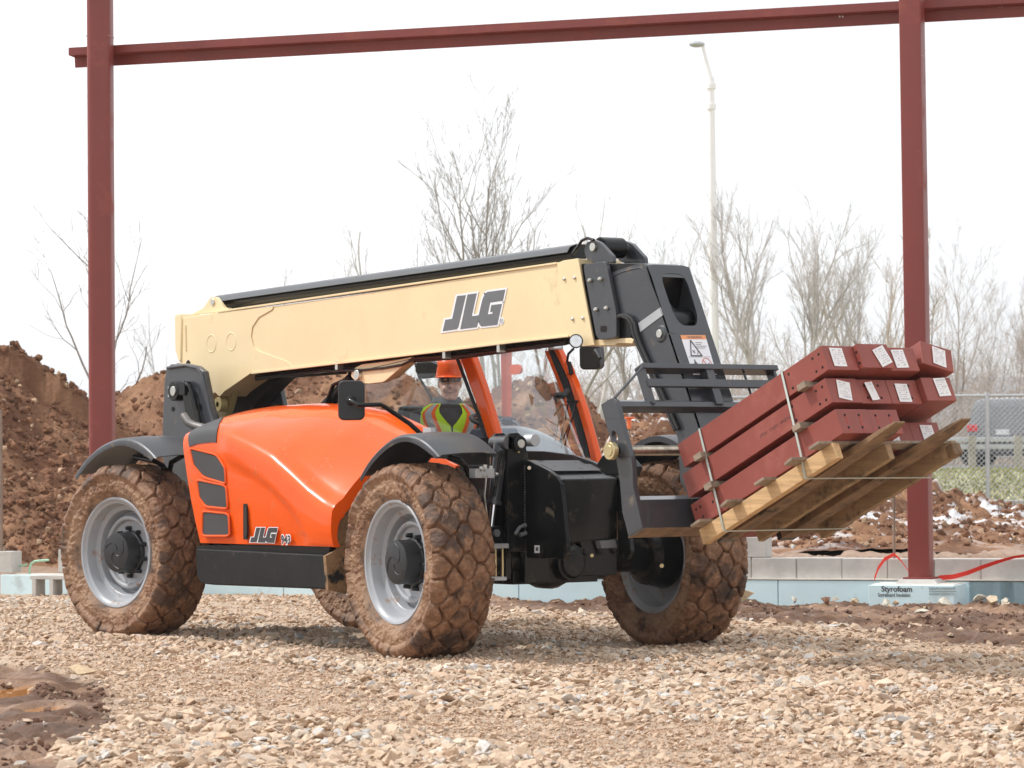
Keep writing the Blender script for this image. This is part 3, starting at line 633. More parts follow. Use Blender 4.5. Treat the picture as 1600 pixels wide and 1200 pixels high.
# big stones lying along the foam
spots = [(1165, 940, .16, 1), (1335, 945, .08, 0), (1366, 938, .13, 2), (1385, 948, .10, 2), (1402, 947, .07, 0), (1420, 940, .15, 1), (1455, 941, .12, 3), (1478, 950, .13, 2), (1512, 937, .12, 3), (1530, 943, .11, 2), (1553, 947, .15, 0), (1572, 948, .10, 2), (1440, 965, .12, 2), (870, 925, .10, 3), (1240, 942, .08, 2), (1290, 944, .10, 3), (1305, 942, .08, 2), (130, 1060, .15, 1), (1010, 945, .1, 3)]
pal = [(.52, .42, .30), (.60, .46, .30), (.55, .52, .44), (.30, .17, .11)]
k = 0
SL = ['tall sandy stone leaning on the foam just right of the far wheel', 'small grey tan stone at the left corner of the foam box', 'upright pale grey stone before the left end of the foam box', 'slanting pale grey stone before the print on the foam box', 'small grey tan stone before the middle of the foam box', 'lumpy sandy stone before the right half of the foam box', 'dark brown stone right of the sandy one at the foam box', 'flat pale stone before the right corner of the foam box', 'brown muddy stone just right of the foam box', 'pale stone second right of the foam box', 'flat grey tan stone third right of the foam box', 'pale stone at the right edge before the foam board', 'flat pale stone lying out in the mud before the foam box', 'dark stone before the foam seen under the machine', 'small pale stone midway between the far wheel and the foam box', 'dark brown stone near the middle of the foam board', 'small pale stone left of the foam box', 'sandy stone at the rim of the puddled mud, lower left', 'brown stone beside the far front wheel']
for (px, py, s, ci) in spots:
    p = U(px, py, 'Z', .0); v, f = ROCKS[k % 28]; a = rng.random()*6; ca, sa_ = math.cos(a), math.sin(a)
    q = np.stack([v[:, 0]*ca-v[:, 1]*sa_, v[:, 0]*sa_+v[:, 1]*ca, v[:, 2]*(1.4 if py < 960 else .8)], -1)*s*1.25
    ob = fastmesh('stone', q, f, 'stone', tint=np.tile(pal[ci], (len(q), 1))); ob.location = (p[0], p[1], .35*s)
    where = 'at the foot of the blue foam' if py < 960 and px > 1100 else 'in front of the foam under the machine' if px < 1100 and px > 200 else 'in the mud'
    tag(ob, SL[k], 'stone', 'larger stones lying before the foam board'); k += 1
STONES = True

# ---- lamp post, fence, guard rail, car
e0 = G(1118, 62, .6); top = D(1111, 125, 62); e = thing('street_lamp', 'tall white street lamp with one bent arm beyond the site', 'street lamp', e0)
MB().tube([e0, top+np.array([0, 0, .05])], [.115, .062], 14).build('pole', 'lamppost', e, org=e0)
for yy in (133, 165): MB().cyl(D(1111, yy, 62)-np.array([0, 0, .07]), D(1111, yy, 62)+np.array([0, 0, .03]), .095, 14).build('collar', 'lamppost', e, org=e0)
MB().tube([top, D(1104, 95, 62), D(1098, 70, 62)], [.05, .035, .03], 8).build('arm', 'lamppost', e, org=e0)
p = D(1089, 69, 62); MB().sphere(p, .12, 12, sc=(1.3, 1.3, .5)).build('lamp_head', 'galv', e, org=e0)
# chain link fence
FD = 53.
def FP(l, z): x, y = LD(l, FD); return np.array([x, y, z])
zf = .36; ht = 1.86
e = thing('chain_link_fence', 'grey chain link fence between the snowy soil and the road', 'fence', FP(8, zf))
for px in (1330, 1542, 1754): MB().cyl(FP((px-800)/FPX*FD, zf-.3), FP((px-800)/FPX*FD, zf+ht+.06), .036, 10).build('fence_post', 'galv', e, org=e.location)
MB().cyl(FP(3.0, zf+ht), FP(13, zf+ht), .021, 8).build('top_rail', 'galv', e, org=e.location)
V_ = []; E_ = []; l0, l1 = 3., 12.6; p_ = .085; rw = .0048
def strip(a, b):
    n = len(V_); d = (b-a)/np.linalg.norm(b-a); w_ = np.cross(d, [F2[0], F2[1], 0])*rw; dep = np.array([F2[0], F2[1], 0])*rw
    for q in (a, b):
        for c_2 in (w_, dep, -w_, -dep): V_.append(q+c_2)
    for k in range(4): E_.append((n+k, n+(k+1) % 4, n+4+(k+1) % 4, n+4+k))
c = l0-ht
while c < l1:
    for sg in (1, -1):
        a0_, a1_ = (c, c+ht) if sg > 0 else (c+ht, c)
        z0_, z1_ = zf, zf+ht; q0, q1 = max(l0, min(a0_, a1_)), min(l1, max(a0_, a1_))
        if q1 <= q0: continue
        def zz_(l): return zf+(l-c) if sg > 0 else zf+ht-(l-c)
        strip(FP(q0, zz_(q0)), FP(q1, zz_(q1)))
    c += p_
fastmesh('mesh_panel', np.array(V_)-np.array(e.location), E_, 'galv', e)
x, y = LD(10.2, FD+.5); tag(MB().box((x, y, zf+.05), (5.5, .22, .22), [np.array([R2[0], R2[1], 0]), np.array([F2[0], F2[1], 0]), AX[2]]).build('kerb', 'concrete', bevel=.02), 'low concrete kerb along the bottom of the fence', 'kerb')
# grass verge behind the fence
n = 16000; d = 54+20*rng.random(n); l = 2+12.5*rng.random(n); x, y = LD(l, d); z = groundz(l, d); hgt = .02+.05*rng.random(n); a = rng.random(n)*3.14
dx, dy = np.cos(a)*.03, np.sin(a)*.03; V3 = np.stack([np.stack([x-dx, y-dy, z], -1), np.stack([x+dx, y+dy, z], -1), np.stack([x+dy*2, y-dx*2, z+hgt], -1)], 1).reshape(-1, 3)
gt = np.array([[.40, .42, .20], [.52, .48, .30], [.36, .40, .18]])[rng.integers(0, 3, n)]*(.8+.4*rng.random((n, 1)))
tag(fastmesh('grass', V3, np.arange(n*3).reshape(-1, 3), 'soil', tint=np.repeat(gt, 3, 0)), 'short yellow green grass verge behind the chain link fence', 'grass', kind='stuff')
# road and guard rail
def strip_road(name, d0, d1, z, mat, kind='structure'):
    P_ = [LD(-6, d0), LD(40, d0), LD(40, d1), LD(-6, d1)]; ob = MB().add([(a, b, z) for a, b in P_], [(0, 1, 2, 3)]).build(name, mat); struct(ob, None, name)
strip_road('road', 75, 98, float(groundz(np.array(8.), np.array(90.)))+.02, M('asphalt', (.20, .20, .21), .9, bmp=.003))
GD = 73.
def GP(l, z): x, y = LD(l, GD); return np.array([x, y, z])
zg = float(groundz(np.array(9.), np.array(73.)))
e = thing('guard_rail', 'pale steel guard rail on timber posts along the road', 'guard rail', GP(8, zg))
for zz2 in (zg+.66, zg+.5): MB().box(GP(14, zz2), (22, .05, .11), [np.array([R2[0], R2[1], 0]), np.array([F2[0], F2[1], 0]), AX[2]]).build('rail', 'galv', e, bevel=.02, org=e.location)
for px in (1435, 1518, 1590, 1662): MB().box(GP((px-800)/FPX*GD, zg+.3), (.16, .16, .9), [np.array([R2[0], R2[1], 0]), np.array([F2[0], F2[1], 0]), AX[2]]).build('rail_post', 'twood', e, org=e.location)

# parked car seen from behind, tail lights to us
def car(label, px, dist, yaw, zb):
    x, y = LD((px-800)/FPX*dist, dist); o = np.array([x, y, zb]); e = thing('parked_car', label, 'car', o)
    c, s = math.cos(yaw), math.sin(yaw); f = np.array([F2[0]*c-R2[0]*s, F2[1]*c-R2[1]*s, 0]); r = np.array([R2[0]*c+F2[0]*s, R2[1]*c+F2[1]*s, 0]); up = AX[2]
    def L(a, b, z): return o+r*a+f*b+up*z       # b from rear bumper forward
    secs = []  # side outline stations: b, half width low, half width high, bottom, belt, roof
    for b, wl, wr, z0, zbelt, zr in ((0, .80, .76, .42, .95, .98), (.05, .88, .80, .36, 1.02, 1.10), (.12, .90, .78, .33, 1.05, 1.50), (.25, .91, .72, .3, 1.06, 1.70), (.7, .93, .70, .28, 1.05, 1.76), (1.8, .94, .70, .25, 1.02, 1.77), (2.6, .94, .68, .25, 1.0, 1.70), (3.3, .94, .72, .25, .98, 1.15), (4.4, .88, .74, .28, .88, .92), (4.6, .7, .6, .4, .7, .74)):
        secs.append([L(-wl, b, z0), L(-wl-.01, b, (z0+zbelt)/2), L(-wl, b, zbelt), L(-wr, b, zr-.06), L(-wr*.75, b, zr), L(wr*.75, b, zr), L(wr, b, zr-.06), L(wl, b, zbelt), L(wl+.01, b, (z0+zbelt)/2), L(wl, b, z0)])
    mb = MB().grid(secs, closed=True); n = len(secs[0]); mb.f += [tuple(range(n)), tuple(range(len(secs)*n-1, len(secs)*n-n-1, -1))]; mb.mi += [0, 0]
    mb.build('body', 'carpaint', e, org=o, ang=50)
    MB().prism([L(-.66, .115, 1.12), L(.66, .115, 1.12), L(.60, .215, 1.60), L(-.60, .215, 1.60)], f*-.02).build('rear_window', 'carglass', e, org=o)
    for sx in (-1, 1):
        MB().prism([L(sx*.945, .8, 1.08), L(sx*.945, 1.7, 1.08), L(sx*.75, 1.7, 1.62), L(sx*.75, .85, 1.62)], r*sx*.02).build('side_window', 'carglass', e, org=o)
        MB().prism([L(sx*.945, 1.8, 1.08), L(sx*.95, 2.9, 1.06), L(sx*.75, 2.4, 1.60), L(sx*.75, 1.8, 1.62)], r*sx*.02).build('side_window', 'carglass', e, org=o)
        MB().box(L(sx*.76, .02, .98), (.26, .12, .17), [r, f, up]).build('tail_light', 'redlens', e, bevel=.02, org=o)
        for b in (.85, 3.6):
            wc = L(sx*.84, b, .34); MB().lathe([(0, -.11), (.2, -.11), (.33, -.1), (.35, -.06), (.35, .06), (.33, .1), (.2, .11), (0, .11)], (0, 0, 0), 'y', 24).build('wheel', 'rubber', e)
            q = bpy.context.scene.objects[-1] if False else e.children[-1] if False else [ch for ch in bpy.data.objects if ch.parent == e and ch.name.startswith('wheel')][-1]
            q.location = wc-o; q.rotation_euler.z = math.atan2(r[1], r[0])-math.pi/2+math.pi/2
    MB().box(L(0, -.02, .60), (1.62, .12, .30), [r, f, up]).build('bumper', 'plastic', e, bevel=.04, org=o)
    MB().box(L(0, -.035, .88), (.34, .015, .14), [r, f, up]).build('number_plate', 'white', e, org=o)
    for sx in (-1, 1): MB().tube([L(sx*.60, .6, 1.78), L(sx*.60, .8, 1.84), L(sx*.60, 2.2, 1.84), L(sx*.60, 2.4, 1.78)], .02, 8).build('roof_bar', 'galv', e, org=o)
    return e
zr_ = float(groundz(np.array(12.), np.array(84.)))+.02
car('dark sport utility car seen from behind through the fence', 1566, 83, R_(-14), zr_)

# ---- bare trees
def tubes(segs, sides):
    A = np.array([s[0] for s in segs]); B = np.array([s[1] for s in segs]); ra = np.array([s[2] for s in segs]); rb = np.array([s[3] for s in segs])
    t = B-A; t /= np.linalg.norm(t, axis=1)[:, None]+1e-9; h = np.where(np.abs(t[:, 2:3]) < .9, np.array([[0, 0, 1.]]), np.array([[1., 0, 0]])); u = np.cross(t, h); u /= np.linalg.norm(u, axis=1)[:, None]+1e-9; v = np.cross(t, u)
    an = np.arange(sides)*2*math.pi/sides; ring = u[:, None]*np.cos(an)[None, :, None]+v[:, None]*np.sin(an)[None, :, None]
    V = np.concatenate([A[:, None]+ring*ra[:, None, None], B[:, None]+ring*rb[:, None, None]], 1); n = len(segs); k = np.arange(sides)
    f = np.stack([k, (k+1) % sides, sides+(k+1) % sides, sides+k], -1); F = f[None]+(np.arange(n)*2*sides)[:, None, None]
    return V.reshape(-1, 3), F.reshape(-1, 4)
def growtree(base, H, spread, r0, rs, nb=1, lean=(0, 0), dens=1., open_=.55):
    dens *= .68; r0 *= .8
    seg = {0: [], 1: []}
    def br(p, d, L, r, lev):
        n = max(4, int(5+L*2.6)) if lev < 3 else 3; q = p.copy(); dd = d.copy(); st = L/n; pts = []
        for i in range(n):
            dd = dd+rs.normal(size=3)*(.055+.035*lev)+np.array([0, 0, .075*(1 if lev else .3)]); dd /= np.linalg.norm(dd)
            nq = q+dd*st; r1 = r*(1-.75*(i/n)); r2 = r*(1-.75*((i+1)/n)); r2 = max(r2, .003)
            seg[0 if lev < 2 else 1].append((q, nq, max(r1, .0035), r2)); q = nq; pts.append((q.copy(), dd.copy(), r2, (i+1)/n))
        if lev >= 4: return
        if lev == 0: ks = int(17*dens)
        elif lev == 1: ks = int((6+L*2.2)*dens)
        elif lev == 2: ks = int((4+L*3.)*dens)
        else: ks = int(4*dens)
        for k in range(ks):
            t = rs.uniform(.28 if lev == 0 else .15, 1.); i = min(n-1, int(t*n)); b, bd, brr, tt = pts[i]
            az = rs.uniform(0, 6.283); side = np.array([math.cos(az), math.sin(az), 0]); ang = rs.uniform(.3, .85)*open_*1.35
            nd = bd*math.cos(ang)+side*math.sin(ang)*(1 if lev < 2 else .9); nd[2] = abs(nd[2]) if lev == 0 else nd[2]; nd /= np.linalg.norm(nd)
            ln = L*(1-.55*t)*rs.uniform(.35, .62)*(spread if lev == 0 else 1)
            if ln < .12: continue
            br(b, nd, ln, max(.0035, min(brr*.62, r*.42)), lev+1)
    for k in range(nb):
        a = rs.uniform(0, 6.28); d = np.array([lean[0]+(.22*math.cos(a) if nb > 1 else 0), lean[1]+(.22*math.sin(a) if nb > 1 else 0), 1.]); d /= np.linalg.norm(d)
        br(np.array(base, float), d, H*rs.uniform(.8, 1.0) if nb > 1 else H, r0*(.75 if nb > 1 else 1), 0)
    return seg
mt['bark'] = M('grey_bark', (.30, .27, .24), .9, var=.2, scale=6); mt['bark2'] = M('washed_out_bark', (.52, .49, .47), .9, var=.15)  # second bark lightened: the washout from the bright sky is put into its colour
mt['bark3'] = M('brown_bark', (.43, .36, .30), .9, var=.2)
def tree(px, ytop, dist, label, seed, spread=1., nb=1, lean=0., r=.07, mat='bark', dens=1., open_=.55):
    rs = np.random.default_rng(seed); x, y = LD((px-800)/FPX*dist, dist); zb = float(groundz(np.array((px-800)/FPX*dist), np.array(float(dist))))-.1
    H = 1.24+(718-ytop)/FPX*dist-zb; e = thing('bare_tree', label, 'tree', (x, y, zb), 'leafless trees beyond the site')
    sg = growtree((0, 0, 0), H*.86, spread, r, rs, nb, (lean*R2[0], lean*R2[1]), dens, open_)
    V, F = tubes(sg[0], 6); fastmesh('trunk', V, F, mat, e, smooth=True)
    V, F = tubes(sg[1], 3); fastmesh('crown', V, F, mat, e, smooth=False)
    return e
T_ = [(150, 318, 52, 'wide spreading bare tree behind the left red post', 11, 1.15, 1, -.05, .075, 'bark', .8),
 (562, 293, 75, 'bare tree rising above the middle of the boom, left of the centre clump', 12, .8, 1, 0, .08, 'bark2', .9),
 (437, 360, 90, 'thin pale bare tree, leftmost of those above the boom', 13, .6, 1, 0, .05, 'bark2', .7),
 (497, 373, 95, 'small faint bare tree second from the left above the boom', 14, .8, 1, 0, .05, 'bark2', .7),
 (775, 215, 62, 'tallest bare tree, with several steep stems, above the boom', 15, 1.25, 4, 0, .085, 'bark', .95),
 (862, 225, 68, 'forked bare tree just right of the tallest one', 16, .7, 2, .08, .08, 'bark', .9),
 (925, 275, 74, 'bare tree leaning right above the boom nose', 17, .9, 1, .2, .08, 'bark2', .9),
 (1008, 301, 80, 'pale bare tree directly behind the boom nose', 18, .9, 2, 0, .07, 'bark2', 1.0),
 (975, 440, 58, 'stout bare tree trunk behind the carriage at the cab side', 19, .6, 1, 0, .09, 'bark', .8),
 (1075, 316, 78, 'twiggy bare tree left of the street lamp', 20, .9, 2, 0, .07, 'bark2', 1.1),
 (1143, 306, 76, 'bare tree close on the right of the street lamp', 21, .8, 1, 0, .06, 'bark2', .85),
 (1180, 266, 84, 'slender bare tree second right of the street lamp', 22, .7, 1, 0, .08, 'bark2', 1.0),
 (1232, 286, 62, 'wide forked bare tree above the front of the steel load', 23, 1.2, 2, 0, .11, 'bark2', 1.5),
 (1290, 311, 80, 'bare tree between the forked one and the right red post', 24, .9, 2, .05, .08, 'bark2', 1.1),
 (1330, 336, 64, 'dense brown bare tree left of the right red post', 25, .9, 3, .08, .07, 'bark3', 1.1),
 (1375, 326, 72, 'bare tree with a bird nest like tangle against the right red post', 26, .9, 2, .12, .08, 'bark3', 1.1),
 (1420, 356, 78, 'bare tree rising directly behind the right red post', 27, .9, 2, 0, .07, 'bark', 1.0),
 (1480, 396, 96, 'low bare tree just right of the right red post', 28, 1.2, 2, .1, .07, 'bark3', 1.1),
 (1530, 441, 102, 'low bare tree second right of the right red post', 29, 1.1, 3, 0, .05, 'bark2', 1.1),
 (1580, 446, 98, 'low bare tree at the right edge of the picture', 30, 1.1, 3, 0, .06, 'bark3', 1.1),
 (1640, 436, 100, 'bare tree half outside the right edge', 31, 1.1, 2, 0, .06, 'bark', 1.0),
 (695, 318, 88, 'faint bare tree behind the left side of the tallest tree', 32, .9, 1, -.08, .06, 'bark2', .9),
 (250, 418, 100, 'faint small tree between the left post and the boom tail', 33, .7, 1, 0, .05, 'bark2', .7)]
for px, yt, dist, lab, sd_, sp, nb, ln, r, mat_, dn in T_: tree(px, yt, dist, lab, sd_, sp, nb, ln, r, mat_, dn, .8 if px == 150 else .55)
# tangled brush in front of the hills: a mass of thin stems nobody could count
rs = np.random.default_rng(5); segs = []
for k in range(2600):
    d = rs.uniform(92, 118); px = rs.uniform(560, 1900) if k % 5 else rs.uniform(-200, 560); l = (px-800)/FPX*d; x, y = LD(l, d); zb = float(groundz(np.array(l), np.array(d)))-.1
    H = rs.uniform(1.2, 3.8)*(1.0 if px > 1100 else .85)*(1 if px > 560 else .5); p = np.array([x, y, zb]); dr = np.array([rs.normal()*.22, rs.normal()*.22, 1.])
    for i in range(4):
        dr += rs.normal(size=3)*.22; dr /= np.linalg.norm(dr); q = p+dr*H/4; r0 = .016*(1-i/4.5); segs.append((p, q, r0, r0*.75))
        for j in range(3):
            d2 = dr+rs.normal(size=3)*.6; d2 /= np.linalg.norm(d2); q2 = q+d2*H*.22; segs.append((q, q2, .007, .004)); d3 = d2+rs.normal(size=3)*.5; segs.append((q2, q2+d3/np.linalg.norm(d3)*H*.14, .005, .003))
        p = q
V, F = tubes(segs, 3); tag(fastmesh('brushwood', V, F, 'bark3'), 'tangled brown brushwood in front of the distant hills', 'brushwood', kind='stuff')
# hills
xs = np.arange(-1500, 1500, 12.); ds = np.arange(620, 1500, 25.); A, B = np.meshgrid(xs, ds); x, y = LD(A, B); P = p3(x, y, 0*x)
crest = 9+11*fbm(P, 1/260., 3)+5*sst(-60, 150, A)
z = 1+crest*sst(620, 900, B)*1.15+(fbm(P, 1/14., 3)-.5)*5*sst(640, 700, B)
n1, n2 = len(xs), len(ds); ix = np.arange(n1*n2).reshape(n2, n1); Fq = np.stack([ix[:-1, :-1], ix[:-1, 1:], ix[1:, 1:], ix[1:, :-1]], -1).reshape(-1, 4)
struct(fastmesh('hills', np.stack([x, y, z], -1).reshape(-1, 3), Fq, M('hill_wood', (.24, .25, .28), .95, var=.3, scale=.02), smooth=True), 'low wooded hills pale in the distance', 'hills')

# ================================================================== THE MACHINE (x forward, y to its left, z up; origin under the rear axle)
TH = thing('telehandler', 'orange and tan telehandler with muddy tyres carrying a steel load on its forks', 'telehandler', (0, 0, 0))
V3 = lambda *a: np.array(a, float)
def part(mb, name, mat, parent=TH, **k): return mb.build(name, mat, parent, **k)
def bolt(mb, c, n, r=.014, h=.012, mi=0): c = np.array(c, float); n = np.array(n, float); n /= np.linalg.norm(n); mb.tube([c, c+n*h*.6, c+n*h], [r, r, r*.55], 8, mi)
NY = V3(0, -1, 0); NX = V3(1, 0, 0)

# ---- wheels
TRD = .592
def tyremesh():
    nt_, ns_ = 640, 170
    prof = [(.372, .150), (.392, .168), (.43, .186), (.48, .196), (.53, .193), (.560, .183), (.576, .166), (.583, .13), (.588, .06), (.590, 0)]
    prof = [(r, -y) for r, y in prof]+[(r, y) for r, y in prof[::-1][1:]]; pr = np.array(prof); s = np.r_[0, np.cumsum(np.linalg.norm(np.diff(pr, axis=0), axis=1))]; s /= s[-1]
    ss = np.linspace(0, 1, ns_); r = np.interp(ss, s, pr[:, 0]); y = np.interp(ss, s, pr[:, 1])
    th = np.linspace(0, 2*math.pi, nt_, endpoint=False); T, Rr = np.meshgrid(th, r, indexing='ij'); _, Yy = np.meshgrid(th, y, indexing='ij')
    # staggered block pattern
    A = T/(2*math.pi)*22; B = Yy/.098; best = np.full(A.shape, 9.); sec = np.full(A.shape, 9.)
    for cb in range(-3, 4):
        for o_ in (-1, 0, 1):
            ca = np.round(A-(.5*(cb % 2)))+.5*(cb % 2)+o_
            j = _T[(np.mod(ca*2, 44).astype(int)*31+cb*57) & 4095]-.5; j2 = _T[(np.mod(ca*2, 44).astype(int)*17+cb*91+7) & 4095]-.5
            da_ = np.abs(A-ca+.26*j+.16*np.sign(B)*(B-cb*.98)); db_ = np.abs(B-cb*.98+.24*j2)*.74; d = (da_**1.35+db_**1.35)**(1/1.35); sec = np.where(d < best, best, np.minimum(sec, d)); best = np.minimum(best, d)
    wob = (fbm(np.stack([Rr*np.cos(T), Yy, Rr*np.sin(T)], -1), 26, 3)-.5)*.10; edge = sst(.05, .13, sec-best+wob*1.3); reach = sst(.515, .548, Rr)
    P = np.stack([Rr*np.cos(T), Yy, Rr*np.sin(T)], -1); fill = sst(.40, .72, fbm(P, 5.5, 3))
    h = reach*(edge*.031*(1-.6*fill)+.014*fill)
    # side blocks drop down the shoulder, mud crust everywhere
    mud = (fbm(P, 14, 4, .6)-.45)*.022+(fbm(P, 40, 4, .65)-.5)*.032*(1-.5*edge*reach)+np.maximum(0, fbm(P+20, 5, 3)-.55)*.06
    bare = (1-sst(.39, .455, Rr+(fbm(P, 6, 3)-.5)*.11))*sst(.36, .372, Rr); mud = mud*(1-bare)+.0
    N = np.stack([np.gradient(y), -np.gradient(r)], -1); N /= np.linalg.norm(N, axis=1)[:, None]  # (dr, dy)
    if N[ns_//2, 0] < 0: N = -N
    hh = h+mud+.004*(1-bare); R2_ = Rr+N[None, :, 0]*hh; Y2 = Yy+N[None, :, 1]*hh
    flat = np.clip((-.588-(R2_*np.sin(T))), 0, 1)
    V = np.stack([R2_*np.cos(T), Y2, R2_*np.sin(T)], -1).reshape(-1, 3); ix = np.arange(nt_*ns_).reshape(nt_, ns_); nx_ = np.roll(ix, -1, 0)
    F = np.stack([ix[:, :-1], ix[:, 1:], nx_[:, 1:], nx_[:, :-1]], -1).reshape(-1, 4)
    return V, F, (bare*sst(.42, .55, fbm(P, 9, 4))*.85+edge*reach*sst(.54, .66, fbm(P+7, 7, 4, .6))*.6).reshape(-1), ((1-reach)*sst(.38, .62, fbm(P+3, 6, 4, .6))).reshape(-1)
tV, tF, tB, tD = tyremesh()
def wheel(name, loc, yaw, far=False, first=None):
    if first:
        w_ = first.copy(); col.objects.link(w_); w_.parent = TH
        for ch in first.children: c = ch.copy(); col.objects.link(c); c.parent = w_
    else:
        # rim: silver dish, outer face towards -Y
        mb = MB(); pr = [(.372, .155), (.392, .150), (.392, .162), (.384, .166)]
        pr = [(.372, -.150), (.390, -.160), (.394, -.168), (.388, -.175), (.376, -.172), (.368, -.162), (.360, -.154), (.350, -.150), (.346, -.142), (.338, -.088), (.334, -.080), (.326, -.077), (.306, -.074), (.300, -.068), (.292, .0), (.286, .008), (.276, .008), (.270, .0), (.262, -.046), (.254, -.056), (.240, -.058), (.230, -.052), (.222, -.030), (.214, -.026), (.14, -.026), (.0, -.026)]
        mb.lathe(pr, (0, 0, 0), 'y', 72); mb.lathe([(.0, -.024), (.2, -.024), (.262, .006), (.30, .03), (.335, .04), (.345, .10), (.352, .145), (.376, .160), (.388, .172), (.394, .168), (.372, .150)], (0, 0, 0), 'y', 72)
        w_ = mb.build('wheel', 'rim', TH, ang=30)
        ty = fastmesh('tyre', tV, tF, 'tyremud', w_, smooth=True); at = ty.data.attributes.new('bare', 'FLOAT', 'POINT'); at.data.foreach_set('value', tB.astype(np.float32)); at = ty.data.attributes.new('dry', 'FLOAT', 'POINT'); at.data.foreach_set('value', tD.astype(np.float32))
        hb_ = MB(); hb_.lathe([(.155, -.03), (.15, -.05), (.14, -.055), (.14, -.155), (.136, -.165), (.128, -.168), (.0, -.168)], (0, 0, 0), 'y', 48)
        # raised swirl on the hub cap
        for a0 in (0, 2.1, 4.2):
            hb_.tube([V3((.02+.10*t)*math.cos(a0+1.9*t), -.168, (.02+.10*t)*math.sin(a0+1.9*t)) for t in np.linspace(0, 1, 9)], .004, 5)
        hb_.build('hub', 'plastic', w_)
        for k in range(10):
            a = k*math.pi/5+.2; lb = MB(); c = V3(.170*math.cos(a), -.026, .170*math.sin(a)); lb.tube([c, c+NY*.012], .017, 6); lb.tube([c+NY*.012, c+NY*.04, c+NY*.045], [.0155, .0135, .009], 12); ob = lb.build('lug_nut', 'plastic', w_)
        lb = MB(); lb.tube([(.30, -.09, .14), (.30, -.12, .135)], .006, 8); lb.build('valve', 'brass', w_)
    w_.location = loc; w_.rotation_euler = (0, yaw[1], yaw[0]); return w_
TC = 1.05; ZC = .600
w1 = wheel('wheel', (3.43, -TC, ZC), (R_(-6.2), .3))
w2 = wheel('wheel', (0, -TC, ZC), (R_(7.4), 1.1), first=w1)
w3 = wheel('wheel', (3.43, TC, ZC), (R_(180-6.2), 2.2), first=w1)
w4 = wheel('wheel', (0, TC, ZC), (R_(180+7.4), .7), first=w1)

# ---- chassis and axles
ch = MB(); ch.box((1.65, -.05, .86), (3.7, .62, .34)); ch.box((1.65, -.05, .63), (3.3, .5, .16)); ch.box((3.1, -.10, .93), (.8, .62, .44))
ch.box((1.7, .68, .92), (1.5, .85, .42)); part(ch, 'chassis', 'black', bevel=.01)
ax = MB()
for x in (0, 3.43):
    ax = MB()
    ax.tube([(x, -.80, ZC), (x, -.45, ZC), (x, -.42, ZC), (x, .42, ZC), (x, .45, ZC), (x, .80, ZC)], [.11, .11, .15, .15, .11, .11], 18)
    ax.lathe([(0, -.14), (.17, -.13), (.2, -.05), (.2, .05), (.17, .13), (0, .14)], (x, -.02, ZC), 'x', 24)
    ax.lathe([(0, .17), (.09, .17), (.10, .15), (.12, .15), (.12, .10), (0, .10)], (x+.03, .05, ZC-.03), 'x', 24)
    ax.box((x, -.05, ZC-.03), (.26, .70, .26)); ax.box((x+.02, .28, ZC), (.30, .30, .24)); ax.box((x+.08, -.25, ZC-.05), (.22, .2, .2))
    for s in (-1, 1): ax.lathe([(0, -.09), (.15, -.09), (.20, -.05), (.21, .02), (.23, .10), (0, .12)] if s > 0 else [(0, .09), (.15, .09), (.20, .05), (.21, -.02), (.23, -.10), (0, -.12)], (x, s*.86, ZC), 'y', 28)
    part(ax, 'axle', 'black', bevel=.006)
hs = MB(); rs = np.random.default_rng(3)
for k in range(8):
    p = V3(3.55, -.35+.1*k, .80); q = V3(3.62, -.5+.13*k, .62); hs.tube([p, (p+q)/2+rs.normal(size=3)*.05, q], .011, 8)
hs.tube([U(1012, 838, 'X', 3.55), U(1025, 850, 'X', 3.55), U(1032, 880, 'X', 3.55)], .01, 8)
hs.each('brake_hose', 'rubber', TH)
mbz = MB(); mbz.cyl(U(925, 868, 'X', 3.72), U(925, 868, 'X', 3.74), .012, 10); mbz.cyl(U(1034, 884, 'X', 3.6), U(1034, 884, 'X', 3.64), .014, 10); mbz.each('grease_plug', 'brass', TH)

# ---- side box under the hood
sb = MB(); Ys = -1.15
out = UY([(305, 857), (513, 867), (513, 921), (332, 914), (314, 912), (307, 900)], Ys); sb.prism(out, (0, .45, 0)); part(sb, 'side_box', 'sill', bevel=.012)
tp_ = MB(); tp_.prism(UY([(307, 852.5), (516, 853), (513, 866), (306, 856.5)], Ys+.05), (0, .3, 0)); part(tp_, 'trim_strip', 'black')
fl = MB(); fl.prism(UX([(509, 869), (551, 846), (553, 922), (541, 928), (513, 921)], 2.60), (-.03, 0, 0)); part(fl, 'mud_flap', 'mudsplash')
ln = MB(); ln.grid([[V3(2.57, -1.08, .55), V3(2.57, -1.08, .95), V3(2.58, -.95, 1.06), V3(2.6, -.4, 1.2)], [V3(2.57, -.4, .55), V3(2.57, -.4, .95), V3(2.57, -.4, 1.06), V3(2.6, -.38, 1.2)]], 0); part(ln, 'wheel_liner', 'mudsplash', solid=.01)

